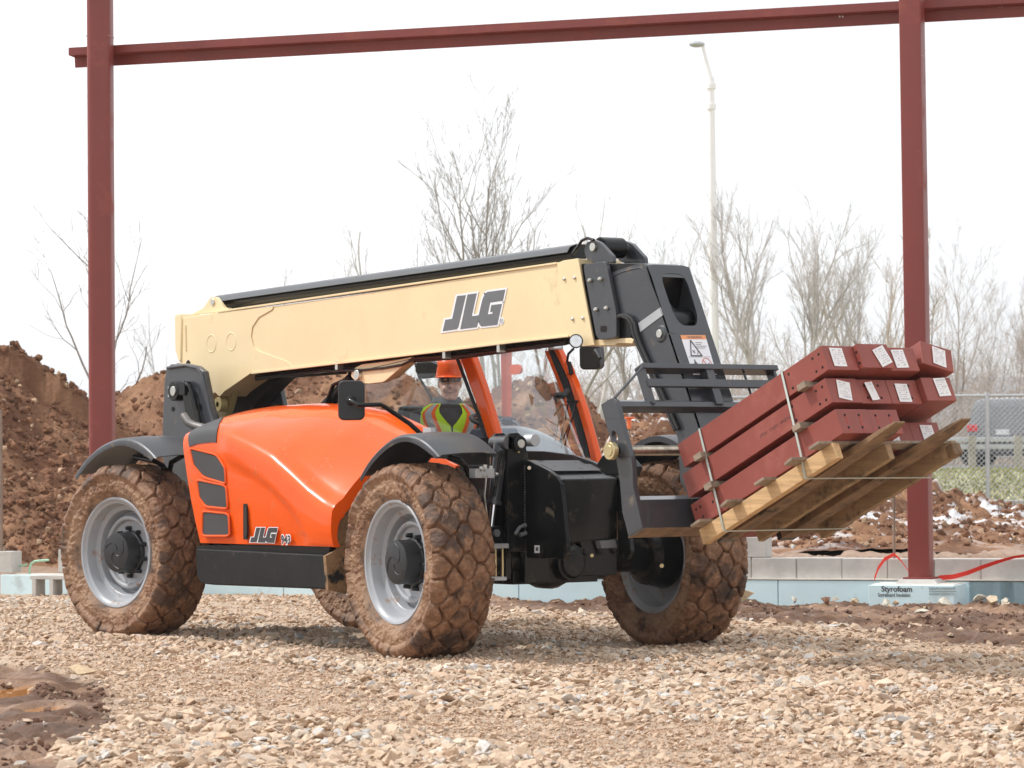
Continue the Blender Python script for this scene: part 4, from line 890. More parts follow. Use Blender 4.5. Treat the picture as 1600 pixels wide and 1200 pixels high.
# ---- engine hood
Sx = [.80, 1.0, 1.2, 1.41, 1.69, 1.93, 2.14, 2.37, 2.565, 2.66]; Sz = [1.425, 1.462, 1.472, 1.445, 1.372, 1.295, 1.19, 1.068, .985, .965]
Tx = [.6, .99, 1.387, 1.774, 2.22, 2.586, 2.8]; Tz = [1.607, 1.632, 1.637, 1.622, 1.558, 1.455, 1.37]
_cr = UY([(345, 716), (380, 733), (420, 760), (450, 790), (468, 818), (475, 838), (477, 856)], -1.16); CRX = [p[0] for p in _cr]; CRZ = [p[2] for p in _cr]
def hsec(x):
    S = np.interp(x, Sx, Sz); T = np.interp(x, Tx, Tz); k = max(0., 1-(x-.80)/.9); b = []
    zb = .682
    sd0 = [(float(np.interp(q_, [0, .22, .45, .7, 1], [-1.135, -1.148, -1.156, -1.158, -1.154])), zb+q_*(S-.1-zb)) for q_ in np.linspace(0, 1, 19)]
    for y, z in (*sd0, (-1.148, S-.055), (-1.136, S-.02), (-1.116, S+.004), (-1.085, S+.022)):
        xx = x+.21*k*(1-(z-zb)/(S-zb))**1.0*(1 if z < S else 0)
        zc_ = float(np.interp(xx, CRX, CRZ)); hgt_ = float(np.clip((z-zc_+.012)/.035, 0, 1)); hgt_ = hgt_*hgt_*(3-2*hgt_)
        y -= .020*hgt_*float(np.clip((S+.004-z)/.05, 0, 1))*float(np.clip((xx-1.28)/.12, 0, 1))
        b.append(V3(xx, y, z))
    for t in list(np.linspace(.04, .34, 8))+list(np.linspace(.42, 1, 9)):
        y = -1.085+t*.74; b.append(V3(x, y, S+.022+(T-S-.022)*math.sin(t*math.pi/2)**.92))
    return b
xs_ = list(np.linspace(.80, 1.24, 8))+list(np.linspace(1.30, 2.62, 26)); rows = [hsec(x) for x in xs_]
hood = MB(); grl = MB(); nk = len(rows[0])
hood.grid(rows)
gr_rows = []
for k in list(range(18, nk)):
    yk = rows[0][k][1]
    if yk > -.86: break
    xm = 1.225-1.29*(yk+1.12)+(.0 if k > 20 else -.01*(21-k)); xs2 = np.linspace(.865+.01*max(0, 20-k), xm, 14); off = V3(0, -.004 if k < 22 else -.002, .001 if k < 20 else .004)
    gr_rows.append([hsec(x)[k]+off for x in xs2])
grl.grid(gr_rows)
# rear return and front fascia round the wheel arch
r0 = rows[0]; hood.add(r0+[p+V3(-.02, .12, -.0) for p in r0], [(k, k+1, nk+k+1, nk+k) for k in range(nk-1)])
fr = rows[-1]; inner = []
for i, p in enumerate(fr):
    i_ = i/18*4 if i < 18 else i-14; inner.append(V3(2.64, p[1]+.055 if i_ < 5 else min(-.36, p[1]+.055*max(0, 1-(i_-5)/4)), p[2]-(0 if i == 0 else .02*i_ if i_ < 5 else .10+.035*min(1, (i_-5)/5))))
mid = [p+V3(.022, .004, -.004) for p in fr]
hood.add(fr+mid+inner, [(k, k+1, nk+k+1, nk+k) for k in range(nk-1)]+[(nk+k, nk+k+1, 2*nk+k+1, 2*nk+k) for k in range(nk-1)])
hob = part(hood, 'engine_hood', 'orange', ang=60)
part(grl, 'corner_grille', 'grille', hob, ang=60, solid=.004)
def smoothpoly(pts, n=4, r=.25):
    out = []; m_ = len(pts); P_ = [np.array(p, float) for p in pts]
    for i in range(m_):
        a, b, c = P_[i-1], P_[i], P_[(i+1) % m_]; p0 = b+(a-b)*r; p1 = b+(c-b)*r
        for t in np.linspace(0, 1, n+1): out.append((1-t)**2*p0+2*t*(1-t)*b+t*t*p1)
    return out
for pl in ([(298, 701), (338, 713), (350, 730), (352, 755), (318, 743), (304, 728)], [(309, 751), (352, 760), (354.5, 794), (322, 789), (313, 778)], [(318, 800), (356, 804), (357.5, 836), (317, 836)]):
    pp = smoothpoly(pl, 3, .14); P3_ = UY(pp, -1.162)
    g = MB().prism(P3_, (0, .02, 0)); part(g, 'side_grille', 'grille', hob)
    b_2 = MB(); n = len(P3_); c = sum(P3_)/n; rim = [c+(p-c)*(1+.012/np.linalg.norm(p-c)) for p in P3_]
    b_2.tube(rim+[rim[0], rim[1]], .0085, 8, cap=False); part(b_2, 'grille_rim', 'orange', hob)
hd = MB(); hd.prism(UY(smoothpoly([(380, 787), (386.5, 787), (386.5, 843), (380, 843)], 2, .1), -1.158), (0, .006, 0), 1); hd.prism(UY(smoothpoly([(381.5, 794), (385, 790), (385.5, 838), (381, 838)], 2, .2), -1.170), (0, .014, 0), 0)
part(hd, 'door_handle', ['plastic', 'under'], hob)
# letters (traced once, reused at both sizes)
J_ = [(455, 300), (637, 280), (497, 880), (480, 950), (445, 992), (155, 1035), (208, 795), (352, 775)]
L_ = [(672, 268), (862, 243), (757, 720), (905, 700), (912, 850), (890, 850), (865, 950), (520, 992)]
G_ = [(1085, 215), (1455, 165), (1405, 400), (1145, 438), (1095, 680), (1185, 670), (1197, 630), (1148, 632), (1170, 490), (1385, 462), (1290, 900), (960, 935), (925, 900), (905, 840), (905, 700), (975, 400), (1010, 300), (1040, 250)]
def offs(P_, d):
    P_ = [np.array(p, float) for p in P_]; n = len(P_); A = sum(P_[i][0]*P_[(i+1) % n][1]-P_[(i+1) % n][0]*P_[i][1] for i in range(n)); s = 1 if A > 0 else -1; o_ = []
    for i in range(n):
        a, b, c = P_[i-1], P_[i], P_[(i+1) % n]; e1 = (b-a)/np.linalg.norm(b-a); e2 = (c-b)/np.linalg.norm(c-b); n1 = V3(e1[1], -e1[0])*s; n2 = V3(e2[1], -e2[0])*s
        mm = n1+n2; mm /= max(.35, np.dot(mm, mm)**.5)**1; k = d/max(.45, np.dot(mm, n1)); o_.append(b+mm*k)
    return o_
def logo(f, Y, par, name, mat, d=32, th=.0012):
    wb = MB()
    for k_i, Q in enumerate((J_, L_, G_)): wb.prism([f(p, Y+.00022*k_i) for p in offs(Q, d)], (0, th, 0))
    # close the white between letters the way the film does
    part(wb, name+'_border', 'white', par)
    nb9 = MB().prism([f(p, Y-.0006) for p in [(1140, 425), (1412, 385), (1395, 475), (1165, 500), (1140, 642), (1205, 622), (1190, 685), (1085, 695)]], (0, .0003, 0)); part(nb9, name+'_border', 'white', par)
    lb = MB()
    for Q in (J_, L_, G_): lb.prism([f(p, Y-.0015) for p in Q], (0, th, 0))
    part(lb, name, mat, par)
def f_side(p, Y): return U(370+(345+(p[0]-155)*.5275+ (p[1]-600)*.00)/16-1.0, 810+(210+((p[1]-600)+(p[0]-800)*.143)*.53+205)/16, 'Y', Y)
logo(f_side, -1.1620, hob, 'lettering', 'decaldark', 30)
def num(s, px, py, hgt, Y, par):
    o_ = U(px, py, 'Y', Y); 
    for k, (mat, off, b) in enumerate((('white', .0, 1.0), ('ink', -.003, 1.0))):
        cu = bpy.data.curves.new('n', 'FONT'); cu.body = s; cu.size = hgt*1.38; cu.offset = .0085 if k == 0 else .0018; cu.space_character = 1.12
        t = bpy.data.objects.new('n', cu); col.objects.link(t); me = bpy.data.meshes.new_from_object(t.evaluated_get(bpy.context.evaluated_depsgraph_get())); bpy.data.objects.remove(t)
        for v in me.vertices: v.co = (o_[0]+v.co.x*.86, Y+off, o_[2]+v.co.y)
        ob = bpy.data.objects.new('model_number' if k else 'number_border', me); me.materials.clear(); me.materials.append(mt['decaldark' if k else 'white']); col.objects.link(ob); ob.parent = par
num('943', 439.5, 849.5, .058, -1.1625, hob)

# ---- mudguards
def guard(upper, lower, Y, inw, par=TH, mir=False):
    UpP = UY(upper, Y); LoP = UY(lower, Y); n = 26
    def rs_(P_):
        P_ = np.array(P_); s = np.r_[0, np.cumsum(np.linalg.norm(np.diff(P_, axis=0), axis=1))]; t = np.linspace(0, s[-1], n); return np.stack([np.interp(t, s, P_[:, i]) for i in range(3)], -1)
    a, b = rs_(UpP), rs_(LoP); k = np.ones(5)/5
    for q in (a, b):
        for c in (0, 2):
            e_ = np.r_[q[0, c]*np.ones(2), q[:, c], q[-1, c]*np.ones(2)]; sm = np.convolve(e_, k, 'valid'); q[1:-1, c] = sm[1:-1]
    return a, b
def mkguard(a, b, inw, sg=1, dx=0, dz=0, Y0=None):
    T_ = lambda p: V3(p[0]+dx, (p[1] if Y0 is None else Y0+(p[1]-a[0][1])*sg), p[2]+dz)
    cols_ = []
    for p, q in zip(a, b):
        p1 = T_(p); q1 = T_(q); iy = V3(0, inw*sg, 0)
        cols_.append([q1, q1+(p1-q1)*.6-V3(0, .004*sg, 0), p1-V3(0, 0, .012), p1+V3(0, .015*sg, 0), p1+iy*.4+V3(0, 0, .012), p1+iy*.75+V3(0, 0, .014), p1+iy+V3(0, 0, .006), p1+iy-V3(0, 0, .03)])
    mb = MB().grid(cols_); return mb
gu = [(563, 744), (571, 727), (586, 707), (603, 691), (619, 681), (634, 677.5), (649, 680), (664, 688), (677, 700), (687, 711)]
gl = [(565, 752), (574, 735), (589, 716), (604, 702), (619, 692), (633, 688.5), (646, 691), (660, 699), (672, 709), (682, 717)]
a, b = guard(gu, gl, -1.235, .42)
g1 = mkguard(a, b, .44); part(g1, 'mudguard', 'guard', solid=.006)
bt = MB()
for px, py in ((668, 684), (725, 685)): c = U(px, py, 'Z', 1.425); bt.tube([c, c+V3(0, 0, .012)], [.016, .008], 10)
bt.each('guard_bolt', 'steelbright', TH)
br_ = MB(); br_.tube([U(700, 714, 'Y', -.95), U(716, 718, 'Y', -.9), U(727, 727, 'Y', -.85), U(733, 745, 'Y', -.8), U(733, 770, 'Y', -.75)], .018, 10); part(br_, 'guard_bracket', 'black')
op = MB().prism(UY([(662, 715), (690, 717), (713, 728), (709, 735), (690, 728), (670, 722)], -.62), (0, .03, 0)); part(op, 'lower_panel', 'orange')
gu2 = [(118, 742), (128, 724), (142, 708), (158, 696), (175, 688), (192, 683.5), (206, 685), (221, 692), (234, 703), (244, 714)]
gl2 = [(120, 750), (131, 733), (145, 717), (160, 706), (175, 698.5), (190, 695.5), (203, 697.5), (217, 705), (228, 713), (237, 719)]
a2, b2 = guard(gu2, gl2, -1.235, .42); part(mkguard(a2, b2, .42), 'mudguard', 'guard', solid=.006)
part(mkguard(a, b, .44, -1, dx=.02, dz=-.02, Y0=1.235), 'mudguard', 'guard', solid=.006)
part(mkguard(a2, b2, .44, -1, Y0=1.235), 'mudguard', 'guard', solid=.006)
br_ = MB(); br_.tube([U(210, 714, 'Y', -1.1), U(240, 720, 'Y', -1.1), U(254, 727, 'Y', -1.0), U(262, 740, 'Y', -.8)], .018, 10); br_.tube([U(285, 712, 'Y', -.9), U(268, 722, 'Y', -.9), U(264, 740, 'Y', -.85)], .02, 10); part(br_, 'guard_bracket', 'black')

# ---- rear tower plates
tw = [(253, 712), (253.5, 660), (256, 600), (259, 576), (266, 569), (290, 568), (308, 572), (318, 580), (323, 605), (330, 640), (341, 668), (350, 700), (350, 800), (266, 800), (258, 740)]
for Yt, nm in ((-.54, 0), (.085, 1)):
    P_ = UY(tw, -.54); P_ = [V3(p[0], Yt, p[2]) for p in P_]; t = part(MB().prism(P_, (0, .05, 0)), 'tower_plate', 'grey', bevel=.012)
    if nm == 0: t0 = t
lip = MB(); lip.tube(UY([(262, 575), (290, 571), (308, 575), (315, 583), (321, 610), (328, 642), (338, 668)], -.548), .012, 8); part(lip, 'plate_edge', 'grey', t0)
bo = MB(); c = U(270, 611, 'Y', -.60); bo.cyl(c, c+V3(0, .08, 0), .072, 26); part(bo, 'pin_boss', 'black', t0, bevel=.006)
bo = MB(); c = U(271, 611, 'Y', -.60); bo.cyl(c+NY*.0, c+NY*.008, .036, 20); part(bo, 'pin', 'steelbright', t0, bevel=.003)
bo = MB(); bo.box(U(285, 607, 'Y', -.57), (.14, .05, .10)); bo.tube([U(287, 597, 'Y', -.58), U(296, 603, 'Y', -.58), U(303, 625, 'Y', -.58), U(312, 662, 'Y', -.58)], .016, 8); bo.prism(UY([(284, 612), (296, 612), (308, 662), (291, 660)], -.58), (0, .03, 0)); part(bo, 'pin_keeper', 'black', t0, bevel=.006)
bo = MB(); c = U(269.5, 639, 'Y', -.546); part(MB().cyl(c, c+V3(0, .003, 0), .017, 14), 'lifting_hole', 'hole', t0); c = U(312, 636, 'Y', -.546); bo.cyl(c, c+V3(0, .003, 0), .024, 14); part(bo, 'lifting_hole', 'hole', t0)
part(MB().prism(UY([(262.5, 604), (265, 604), (265, 620), (262.5, 620)], -.5435), (0, .002, 0)), 'small_label', 'white', t0)
ex = MB(); ex.tube([U(287, 649, 'Y', -.9), U(294, 660, 'Y', -.9), U(303, 665, 'Y', -.88), U(316, 668, 'Y', -.86), U(325, 680, 'Y', -.85)], [.027]*5, 16, cap=False); part(ex, 'exhaust_pipe', 'pipesteel', solid=.004)
# tan links inside the tower
lk = MB()
lk.prism(UY([(330, 612), (372, 592), (368, 602), (357, 640), (350, 655), (332, 648)], -.20), (0, .05, 0)); lk.prism(UY([(375, 612), (388, 604), (380, 645), (372, 650)], .0), (0, .05, 0)); lk.lathe([(.02, -.03), (.055, -.03), (.055, .03), (.02, .03)], U(345, 632, 'Y', -.24), 'y', 24)
lk.each('boom_link', 'tan2', TH, bevel=.006)
uc = MB(); uc.prism(UY([(345, 610), (392, 582), (520, 568), (520, 584), (440, 590), (410, 620), (380, 650), (345, 650)], -.05), (0, .12, 0)); part(uc, 'lift_frame', 'under')
lc = MB(); lc.tube([U(548, 594, 'Y', -.1), U(500, 645, 'Y', -.1)], .045, 16); lc.tube([U(546, 590, 'Y', -.2), U(520, 602, 'Y', -.2), U(512, 625, 'Y', -.2), U(505, 640, 'Y', -.2)], .013, 8); lc.tube([U(535, 600, 'Y', -.15), U(523, 600, 'Y', -.15), U(516, 612, 'Y', -.15), U(512, 630, 'Y', -.15)], .012, 8)
part(lc, 'lift_cylinder', 'black')

# ---- boom
BY = -.28; BW = .36
bout = [(281, 497), (345, 487), (430, 478), (560, 460), (680, 441.5), (780, 426), (869, 411.5), (880, 407.5), (902, 404), (906, 430), (916, 480), (927, 539), (911, 541), (899, 535), (889, 525), (800, 534), (680, 549), (560, 563), (470, 573), (392, 582), (350, 612), (343, 619.5), (336, 613), (315, 628), (297, 615), (284, 588), (281, 560)]
bm_ = MB(); bm_.prism(UY(bout, BY), (0, BW, 0)); boom = part(bm_, 'boom', 'tan', bevel=.006)
# recessed joint line, bosses and slot on the rear flare plate
rp = MB(); fp = UY([(281, 497.5), (345, 487.5), (427, 479), (425, 484), (404, 496), (394, 511), (392, 526), (396, 541), (404, 548), (450, 565), (459, 574.5), (392, 583), (350, 612), (343, 620), (336, 613), (316, 628), (297, 615), (284, 588), (281, 560)], BY-.007)
rp.prism(fp, (0, .006, 0)); part(rp, 'flare_plate', 'tan', boom, bevel=.0025)
for cx, cy_, rr in ((330, 537, 17), (361, 534, 17)):
    c = U(cx, cy_, 'Y', BY-.008); part(MB().lathe([(.056, .001), (.061, -.002), (.065, -.002), (.070, .001)], c, 'y', 32), 'boss_ring', 'tan', boom)
c0, c1 = U(290, 508, 'Y', BY-.008), U(291, 548, 'Y', BY-.008); part(MB().tube([c0, c1], .008, 8), 'weld_slot', 'tan', boom)
c = U(294, 569, 'Y', BY-.0085); part(MB().cyl(c, c+V3(0, .003, 0), .03, 20), 'pin_hole', 'hole', boom)
fl_ = MB(); fl_.prism(UY([(272.5, 492), (280, 490), (283, 497), (282, 565), (278.5, 565), (273, 546)], BY-.02), (0, BW+.04, 0)); part(fl_, 'end_flange', 'tan', boom, bevel=.01)
eg = MB(); eg.prism(UY([(340, 485.5), (869, 409.5), (869, 412.5), (340, 488.5)], BY-.012), (0, .02, 0)); eg.prism(UY([(392, 581), (470, 572), (560, 562), (680, 547.5), (800, 532.5), (888, 523.5), (888, 526.5), (800, 536), (680, 551), (560, 565), (470, 575.5), (392, 584.5)], BY-.012), (0, .03, 0)); part(eg, 'flange_edge', 'tan', boom, bevel=.002)
pd = MB(); pd.prism(UY([(870, 411), (880, 407), (903, 403.5), (928, 539), (911, 541.5), (899, 535.5), (889, 525)], BY-.012), (0, .012, 0)); part(pd, 'nose_plate', 'tan', boom, bevel=.003)
for px, py in ((882, 436), (898, 434), (895, 498.5), (911, 497)): mb = MB(); bolt(mb, U(px, py, 'Y', BY-.014), NY, .011, .012); part(mb, 'bolt', 'steelbright', boom)
def f_big(p, Y): return U(680+p[0]/13.333, 440+p[1]/13.333, 'Y', Y)
logo(f_big, BY-.004, boom, 'lettering', 'decal', 36)
c = U(783.5, 501.5, 'Y', BY-.003); part(MB().cyl(c, c+V3(0, .002, 0), .025, 20), 'mark_backing', 'white', boom); mb = MB(); mb.lathe([(.014, .0), (.0165, 0)], c+NY*.001, 'y', 24); part(mb, 'mark_ring', 'decal', boom, solid=.001)
text('mark_letter', 'R', c+V3(-.007, -.002, -.008), V3(1, 0, 0), V3(0, 0, 1), .024, 'decal', boom)
lg = MB()
for Yl in (BY+.04, BY+.24): lg.prism(UY(smoothpoly([(297, 492), (318, 481), (329, 464), (337, 464), (350, 481), (357, 481), (357, 486)], 2, .12), Yl), (0, .03, 0))
lg.each('cylinder_lug', 'tan', boom, bevel=.003)
c = U(331, 472, 'Y', BY+.03); part(MB().cyl(c, c+V3(0, .3, 0), .026, 20), 'lug_pin', 'steelbright', boom, bevel=.003)
# extension cylinder lying on top
tb = MB(); A_ = U(341, 476, 'Y', BY+.17); B_ = U(905, 398, 'Y', BY+.17); tb.tube([A_, A_+(B_-A_)*.012, B_], [.045, .062, .062], 28); part(tb, 'extension_cylinder', 'black')
tb = MB(); A_ = U(345, 471, 'Y', BY+.10); B_ = U(905, 389, 'Y', BY+.10)
cv = MB(); A2_ = U(345, 464, 'Y', BY+.17); B2_ = U(905, 384, 'Y', BY+.17); d_ = V3(0, 0, 1.)
cv.grid([[A2_+V3(0, -.10, -.045), A2_+V3(0, -.075, -.01), A2_+V3(0, -.03, .008), A2_+V3(0, .05, .01), A2_+V3(0, .1, -.03)], [B2_+V3(0, -.10, -.045), B2_+V3(0, -.075, -.01), B2_+V3(0, -.03, .008), B2_+V3(0, .05, .01), B2_+V3(0, .1, -.03)]]); part(cv, 'cylinder_sky_sheen', 'grey', solid=.004)  # lighter sheet imitates the sky reflected along the top of the black tube
# lines and hoses under the boom
hl = MB()
for dy, dz, r in ((0, 0, .011), (.03, -3, .011), (.06, 2, .014), (.11, -5, .010)):
    hl.tube([U(x, y+dz, 'Y', BY+.05+dy) for x, y in ((400, 590), (450, 583), (520, 576), (575, 577), (640, 562), (720, 556), (800, 545), (885, 534))], r, 8)
hl.tube([U(x, y, 'Y', BY+.03) for x, y in ((440, 588), (500, 580), (560, 579), (600, 575), (628, 570), (650, 560), (700, 556))], .009, 8)
hl.each('hydraulic_line', 'black', TH)
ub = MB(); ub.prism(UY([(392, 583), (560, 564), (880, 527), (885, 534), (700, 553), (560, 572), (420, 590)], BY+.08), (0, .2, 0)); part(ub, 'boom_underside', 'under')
ck = MB()
for px, py in ((530, 571), (698, 553), (783, 543)): ck.box(U(px, py, 'Y', BY+.02), (.03, .05, .06))
ck.each('hose_clamp', 'steelbright', TH)
ll = MB(); ll.prism(UY(smoothpoly([(550, 577), (565, 569), (610, 564), (646, 557), (600, 597), (575, 600), (556, 597), (548, 588)], 2, .12), -.24), (0, .05, 0)); ll.prism(UY([(590, 566), (640, 559), (606, 590), (592, 594)], -.22), (0, .10, 0)); part(ll, 'cylinder_mount', 'tan', bevel=.005)
ll = MB(); c = U(556, 586, 'Y', -.27); ll.cyl(c, c+V3(0, .06, 0), .036, 22); part(ll, 'mount_pin', 'steelbright', bevel=.004)
# boom nose: sliding section, black clamp plate, cast head
nb = MB(); nb.prism(UY([(908, 412), (1000, 411), (1010, 430), (1000, 500), (985, 528), (925, 533)], BY+.02), (0, BW-.05, 0)); part(nb, 'inner_boom', 'black', bevel=.006)
ct = MB(); ct.prism(UY([(925, 540), (929, 530), (985, 528), (990, 531), (988, 537), (965, 536), (960, 540)], BY+.02), (0, BW-.04, 0)); part(ct, 'wear_pad', 'tan', bevel=.004)
cp = MB(); cp.prism(UY(smoothpoly([(910.5, 413), (943, 408.5), (948, 415), (962.5, 488), (963, 526), (957, 529), (936, 531), (931, 524)], 2, .1), BY-.02), (0, .03, 0)); cpo = part(cp, 'clamp_plate', 'grey', bevel=.004)
for px, py in ((923, 438), (939, 436), (932.5, 483.5), (948.5, 481.5)): mb = MB(); bolt(mb, U(px, py, 'Y', BY-.022), NY, .014, .022); part(mb, 'bolt', 'steelbright', cpo)
c = UY(smoothpoly([(938, 509), (948, 509), (948, 519), (938, 519)], 3, .3), BY-.0212); part(MB().prism(c, (0, .001, 0)), 'slot', 'hole', cpo)
lg = MB()
for Yl in (BY+.02, BY+.28): lg.prism(UY(smoothpoly([(917, 406), (912, 392), (916, 379), (927, 374), (937, 378), (957, 400), (958, 411), (930, 411)], 2, .15), BY+.02) if Yl < 0 else [p+V3(0, .26, 0) for p in UY(smoothpoly([(917, 406), (912, 392), (916, 379), (927, 374), (937, 378), (957, 400), (958, 411), (930, 411)], 2, .15), BY+.02)], (0, .03, 0))
lgo = lg.each('nose_lug', 'grey', TH, bevel=.004)[0]
c = U(925, 386, 'Y', BY+.005); part(MB().cyl(c, c+V3(0, .30, 0), .027, 22), 'lug_pin', 'steelbright', lgo, bevel=.003)
part(MB().cyl(c+V3(0, .06, 0), c+V3(0, .24, 0), .066, 26), 'cylinder_eye', 'black', lgo, bevel=.006)
gd = MB(); gd.tube([U(x, y, 'Y', BY-.0) for x, y in ((895, 397), (903, 386), (909, 376), (918, 372), (928, 375))], .010, 6); part(gd, 'hose_guard', 'black', lgo)

# head casting
HY, HW = -.265, .335
hs_ = [(950, 428), (975, 419), (1000, 411.5), (1006, 413), (1012, 418), (1018, 432), (1036, 489), (1061, 565), (1105, 700), (1064, 700), (1044, 640), (1012, 566), (996, 531), (992, 512), (986, 502), (976, 496), (966, 493), (960, 470), (953, 440)]
H3 = UY(hs_, HY); hdm = MB()
for y0 in (0, HW-.03): hdm.prism([p+V3(0, y0, 0) for p in H3], (0, .03, 0))
A0, B0 = U(1018, 432, 'Y', HY), U(1105, 700, 'Y', HY); e1 = (B0-A0)/np.linalg.norm(B0-A0); hn = np.cross(V3(0, 1, 0), e1); hn = hn if hn[0] > 0 else -hn; Lh = np.linalg.norm(B0-A0)
def FA(a, y, o_=0): return A0+e1*a+V3(0, y, 0)+hn*o_
hc = UPL(1063.5, 468, A0, hn); ca_ = float((hc-A0)@e1); cy2 = float(hc[1]-A0[1]); ov = []; ou = []; nseg = 40
for k in range(nseg):
    t = 2*math.pi*k/nseg; c, s = math.cos(t), math.sin(t); e_ = .52; ov.append(FA(ca_+.182*np.sign(s)*abs(s)**e_, cy2+.100*np.sign(c)*abs(c)**e_*(1-.12*s)))
    m_ = max(abs(c)/(HW/2), abs(s)/.24); yy = c/m_; aa = s/m_; ou.append(FA(ca_+aa, HW/2+yy))
hdm.ringplate(ou, ov, -hn*.018)
a1_ = ca_-.24; a2_ = ca_+.24
if a1_ > 0: hdm.prism([FA(0, 0), FA(a1_, 0), FA(a1_, HW), FA(0, HW)], -hn*.018)
hdm.prism([FA(a2_, 0), FA(Lh, 0), FA(Lh, HW), FA(a2_, HW)], -hn*.018)
tops = [U(x, y, 'Y', HY) for x, y in ((950, 428), (975, 419), (1000, 411.5), (1006, 413), (1012, 418), (1018, 432))]
hdm.grid([[p, p+V3(0, HW, 0)] for p in tops]); hdm.grid([[p, p+V3(0, HW, 0)] for p in [H3[i] for i in (9, 10, 11, 12, 13, 14, 15, 16, 17, 18, 0)]])
head = part(hdm, 'boom_head', 'grey', bevel=.004)
hin = MB(); hin.cyl(FA(ca_+.10, .02, -.14), FA(ca_+.10, HW-.05, -.14), .10, 26); hin.tube([FA(ca_-.1, cy2-.1, -.08), FA(ca_+.05, cy2-.03, -.06), FA(ca_+.2, cy2+.03, -.08)], .014, 8); part(hin, 'tilt_cylinder', 'black', head)
rb = MB(); rb.prism(UY([(997, 505), (1032, 480), (1036, 492), (1000, 519)], HY-.004), (0, .003, 0)); part(rb, 'weld_band', 'galv', head)
sh = MB(); sh.lathe([(0, -.012), (.20, -.012), (.21, -.004), (.21, .0), (0, .0)], U(975, 462, 'Y', HY), 'y', 30); part(sh, 'side_boss', 'grey', head) if False else None
bo = MB(); c = U(1033, 521.5, 'Y', HY); bo.lathe([(0, -.010), (.045, -.010), (.055, 0), (0, 0)], c, 'y', 26); part(bo, 'pivot_boss', 'grey', head); bo = MB(); bo.cyl(c+NY*.010, c+NY*.02, .026, 20); part(bo, 'pivot_pin', 'steelbright', head, bevel=.003)
hh_ = MB()
for k, o_ in enumerate(((0, 0), (4.5, -1.5))): hh_.tube([U(x+o_[0], y+o_[1], 'Y', HY-.02) for x, y in ((963, 495), (972, 494), (981, 498), (987, 507), (990, 522), (997, 541), (1011, 572), (1030, 616), (1055, 672))], .012, 8)
hh_.each('hose', 'rubber', head)
cr_ = MB(); cr_.tube([U(x, y, 'Y', HY+.001) for x, y in ((955, 432), (975, 424), (990, 420), (1001, 418), (1008, 424), (1018, 445), (1036, 492))], .006, 8); part(cr_, 'weld_bead', 'steelbright', head) if False else part(cr_, 'weld_bead', 'grey', head)
# warning film on the head
def FP2(px, py, o_=.002): return UPL(px, py, A0+hn*o_, hn)
wf = MB(); wf.prism([FP2(1063, 523.5), FP2(1102, 523.5), FP2(1120, 585.5), FP2(1083.5, 585.5)], -hn*.001); wfo = part(wf, 'warning_label', 'white', head)
def WL(u, v, o_=.003):      # film coordinates 0..1 across, 0..1 down
    a = np.array([1063, 523.5])*(1-u)+np.array([1102, 523.5])*u; b = np.array([1083.5, 585.5])*(1-u)+np.array([1120, 585.5])*u; p = a*(1-v)+b*v; return FP2(p[0], p[1], o_)
part(MB().prism([WL(0, 0), WL(1, 0), WL(1, .105), WL(0, .105)], -hn*.0005), 'label_header', 'orangefilm', wfo)
ik = MB()
def line(pts, wd=.0022, o_=.0036):
    for a, b in zip(pts[:-1], pts[1:]): ik.tube([WL(a[0], a[1], o_), WL(b[0], b[1], o_)], wd, 5)
line([(.34, .13), (.17, .52), (.62, .52), (.34, .13)], .004)
line([(.30, .38), (.37, .46)]); line([(.38, .39), (.31, .44)]); line([(.52, .40), (.46, .48)]); line([(.25, .62), (.27, .90)], .004); line([(.16, .78), (.25, .66), (.42, .8)]); line([(.2, .97), (.27, .84), (.36, .97)]); line([(.62, .95), (.72, .78), (.84, .70)], .003)
for i, wds in enumerate(((.50, .78), (.50, .72), (.50, .92), (.52, .84))):
    line([(wds[0], .19+.045*i), (wds[1], .19+.045*i)], .0014)
line([(.05, .55), (.95, .55)], .0008)
part(ik, 'label_print', 'ink', wfo)
ik = MB(); line([(.73+.2*math.cos(t), .77+.2*math.sin(t)*.95) for t in np.linspace(0, 6.283, 25)], .002); line([(.60, .63), (.87, .90)], .002); part(ik, 'label_ring', 'redink', wfo)
c = WL(.24, .086, .0045); ux_ = (WL(1, 0)-WL(0, 0)); ux_ /= np.linalg.norm(ux_); text('label_word', 'WARNING', c, ux_, -e1, .026, 'ink', wfo)

# ---- front frame: uprights, side plate, box, levelling cylinder
XB = 3.72
fp = MB(); ub_ = UX(smoothpoly([(793.5, 862), (793.5, 682), (798, 677), (810, 676), (816, 681), (823, 702), (827, 722), (824, 862)], 2, .08), XB); fp.prism(ub_, (-.03, 0, 0)); upo = part(fp, 'upright_plate', 'black', bevel=.005)
fp = MB(); fp.prism([p+V3(-.15, 0, 0) for p in ub_], (-.03, 0, 0)); part(fp, 'upright_plate', 'black', bevel=.005)
c = U(810.5, 693.5, 'X', XB+.001); part(MB().cyl(c, c+V3(.02, 0, 0), .052, 24), 'pin_collar', 'black', upo, bevel=.004); part(MB().cyl(c+V3(-.2, 0, 0), c+V3(.03, 0, 0), .028, 20), 'pin', 'steelbright', upo, bevel=.003)
part(MB().cyl(U(808, 706, 'X', XB), U(808, 706, 'X', XB)+V3(.02, 0, 0), .007, 8), 'grease_nipple', 'brass', upo)
wl = MB()
for k in range(26): p = U(820, 729+k*4, 'X', XB+.002); wl.sphere(p, .0045+.002*rng.random(), 6)
part(wl, 'weld_bead', 'decal', upo)
c = U(823, 688, 'X', 3.66); cc = MB(); cc.cyl(c+V3(0, 0, 0), c+V3(.09, 0, 0), .04, 20); part(cc, 'pivot_sleeve', 'galv', upo, bevel=.004)
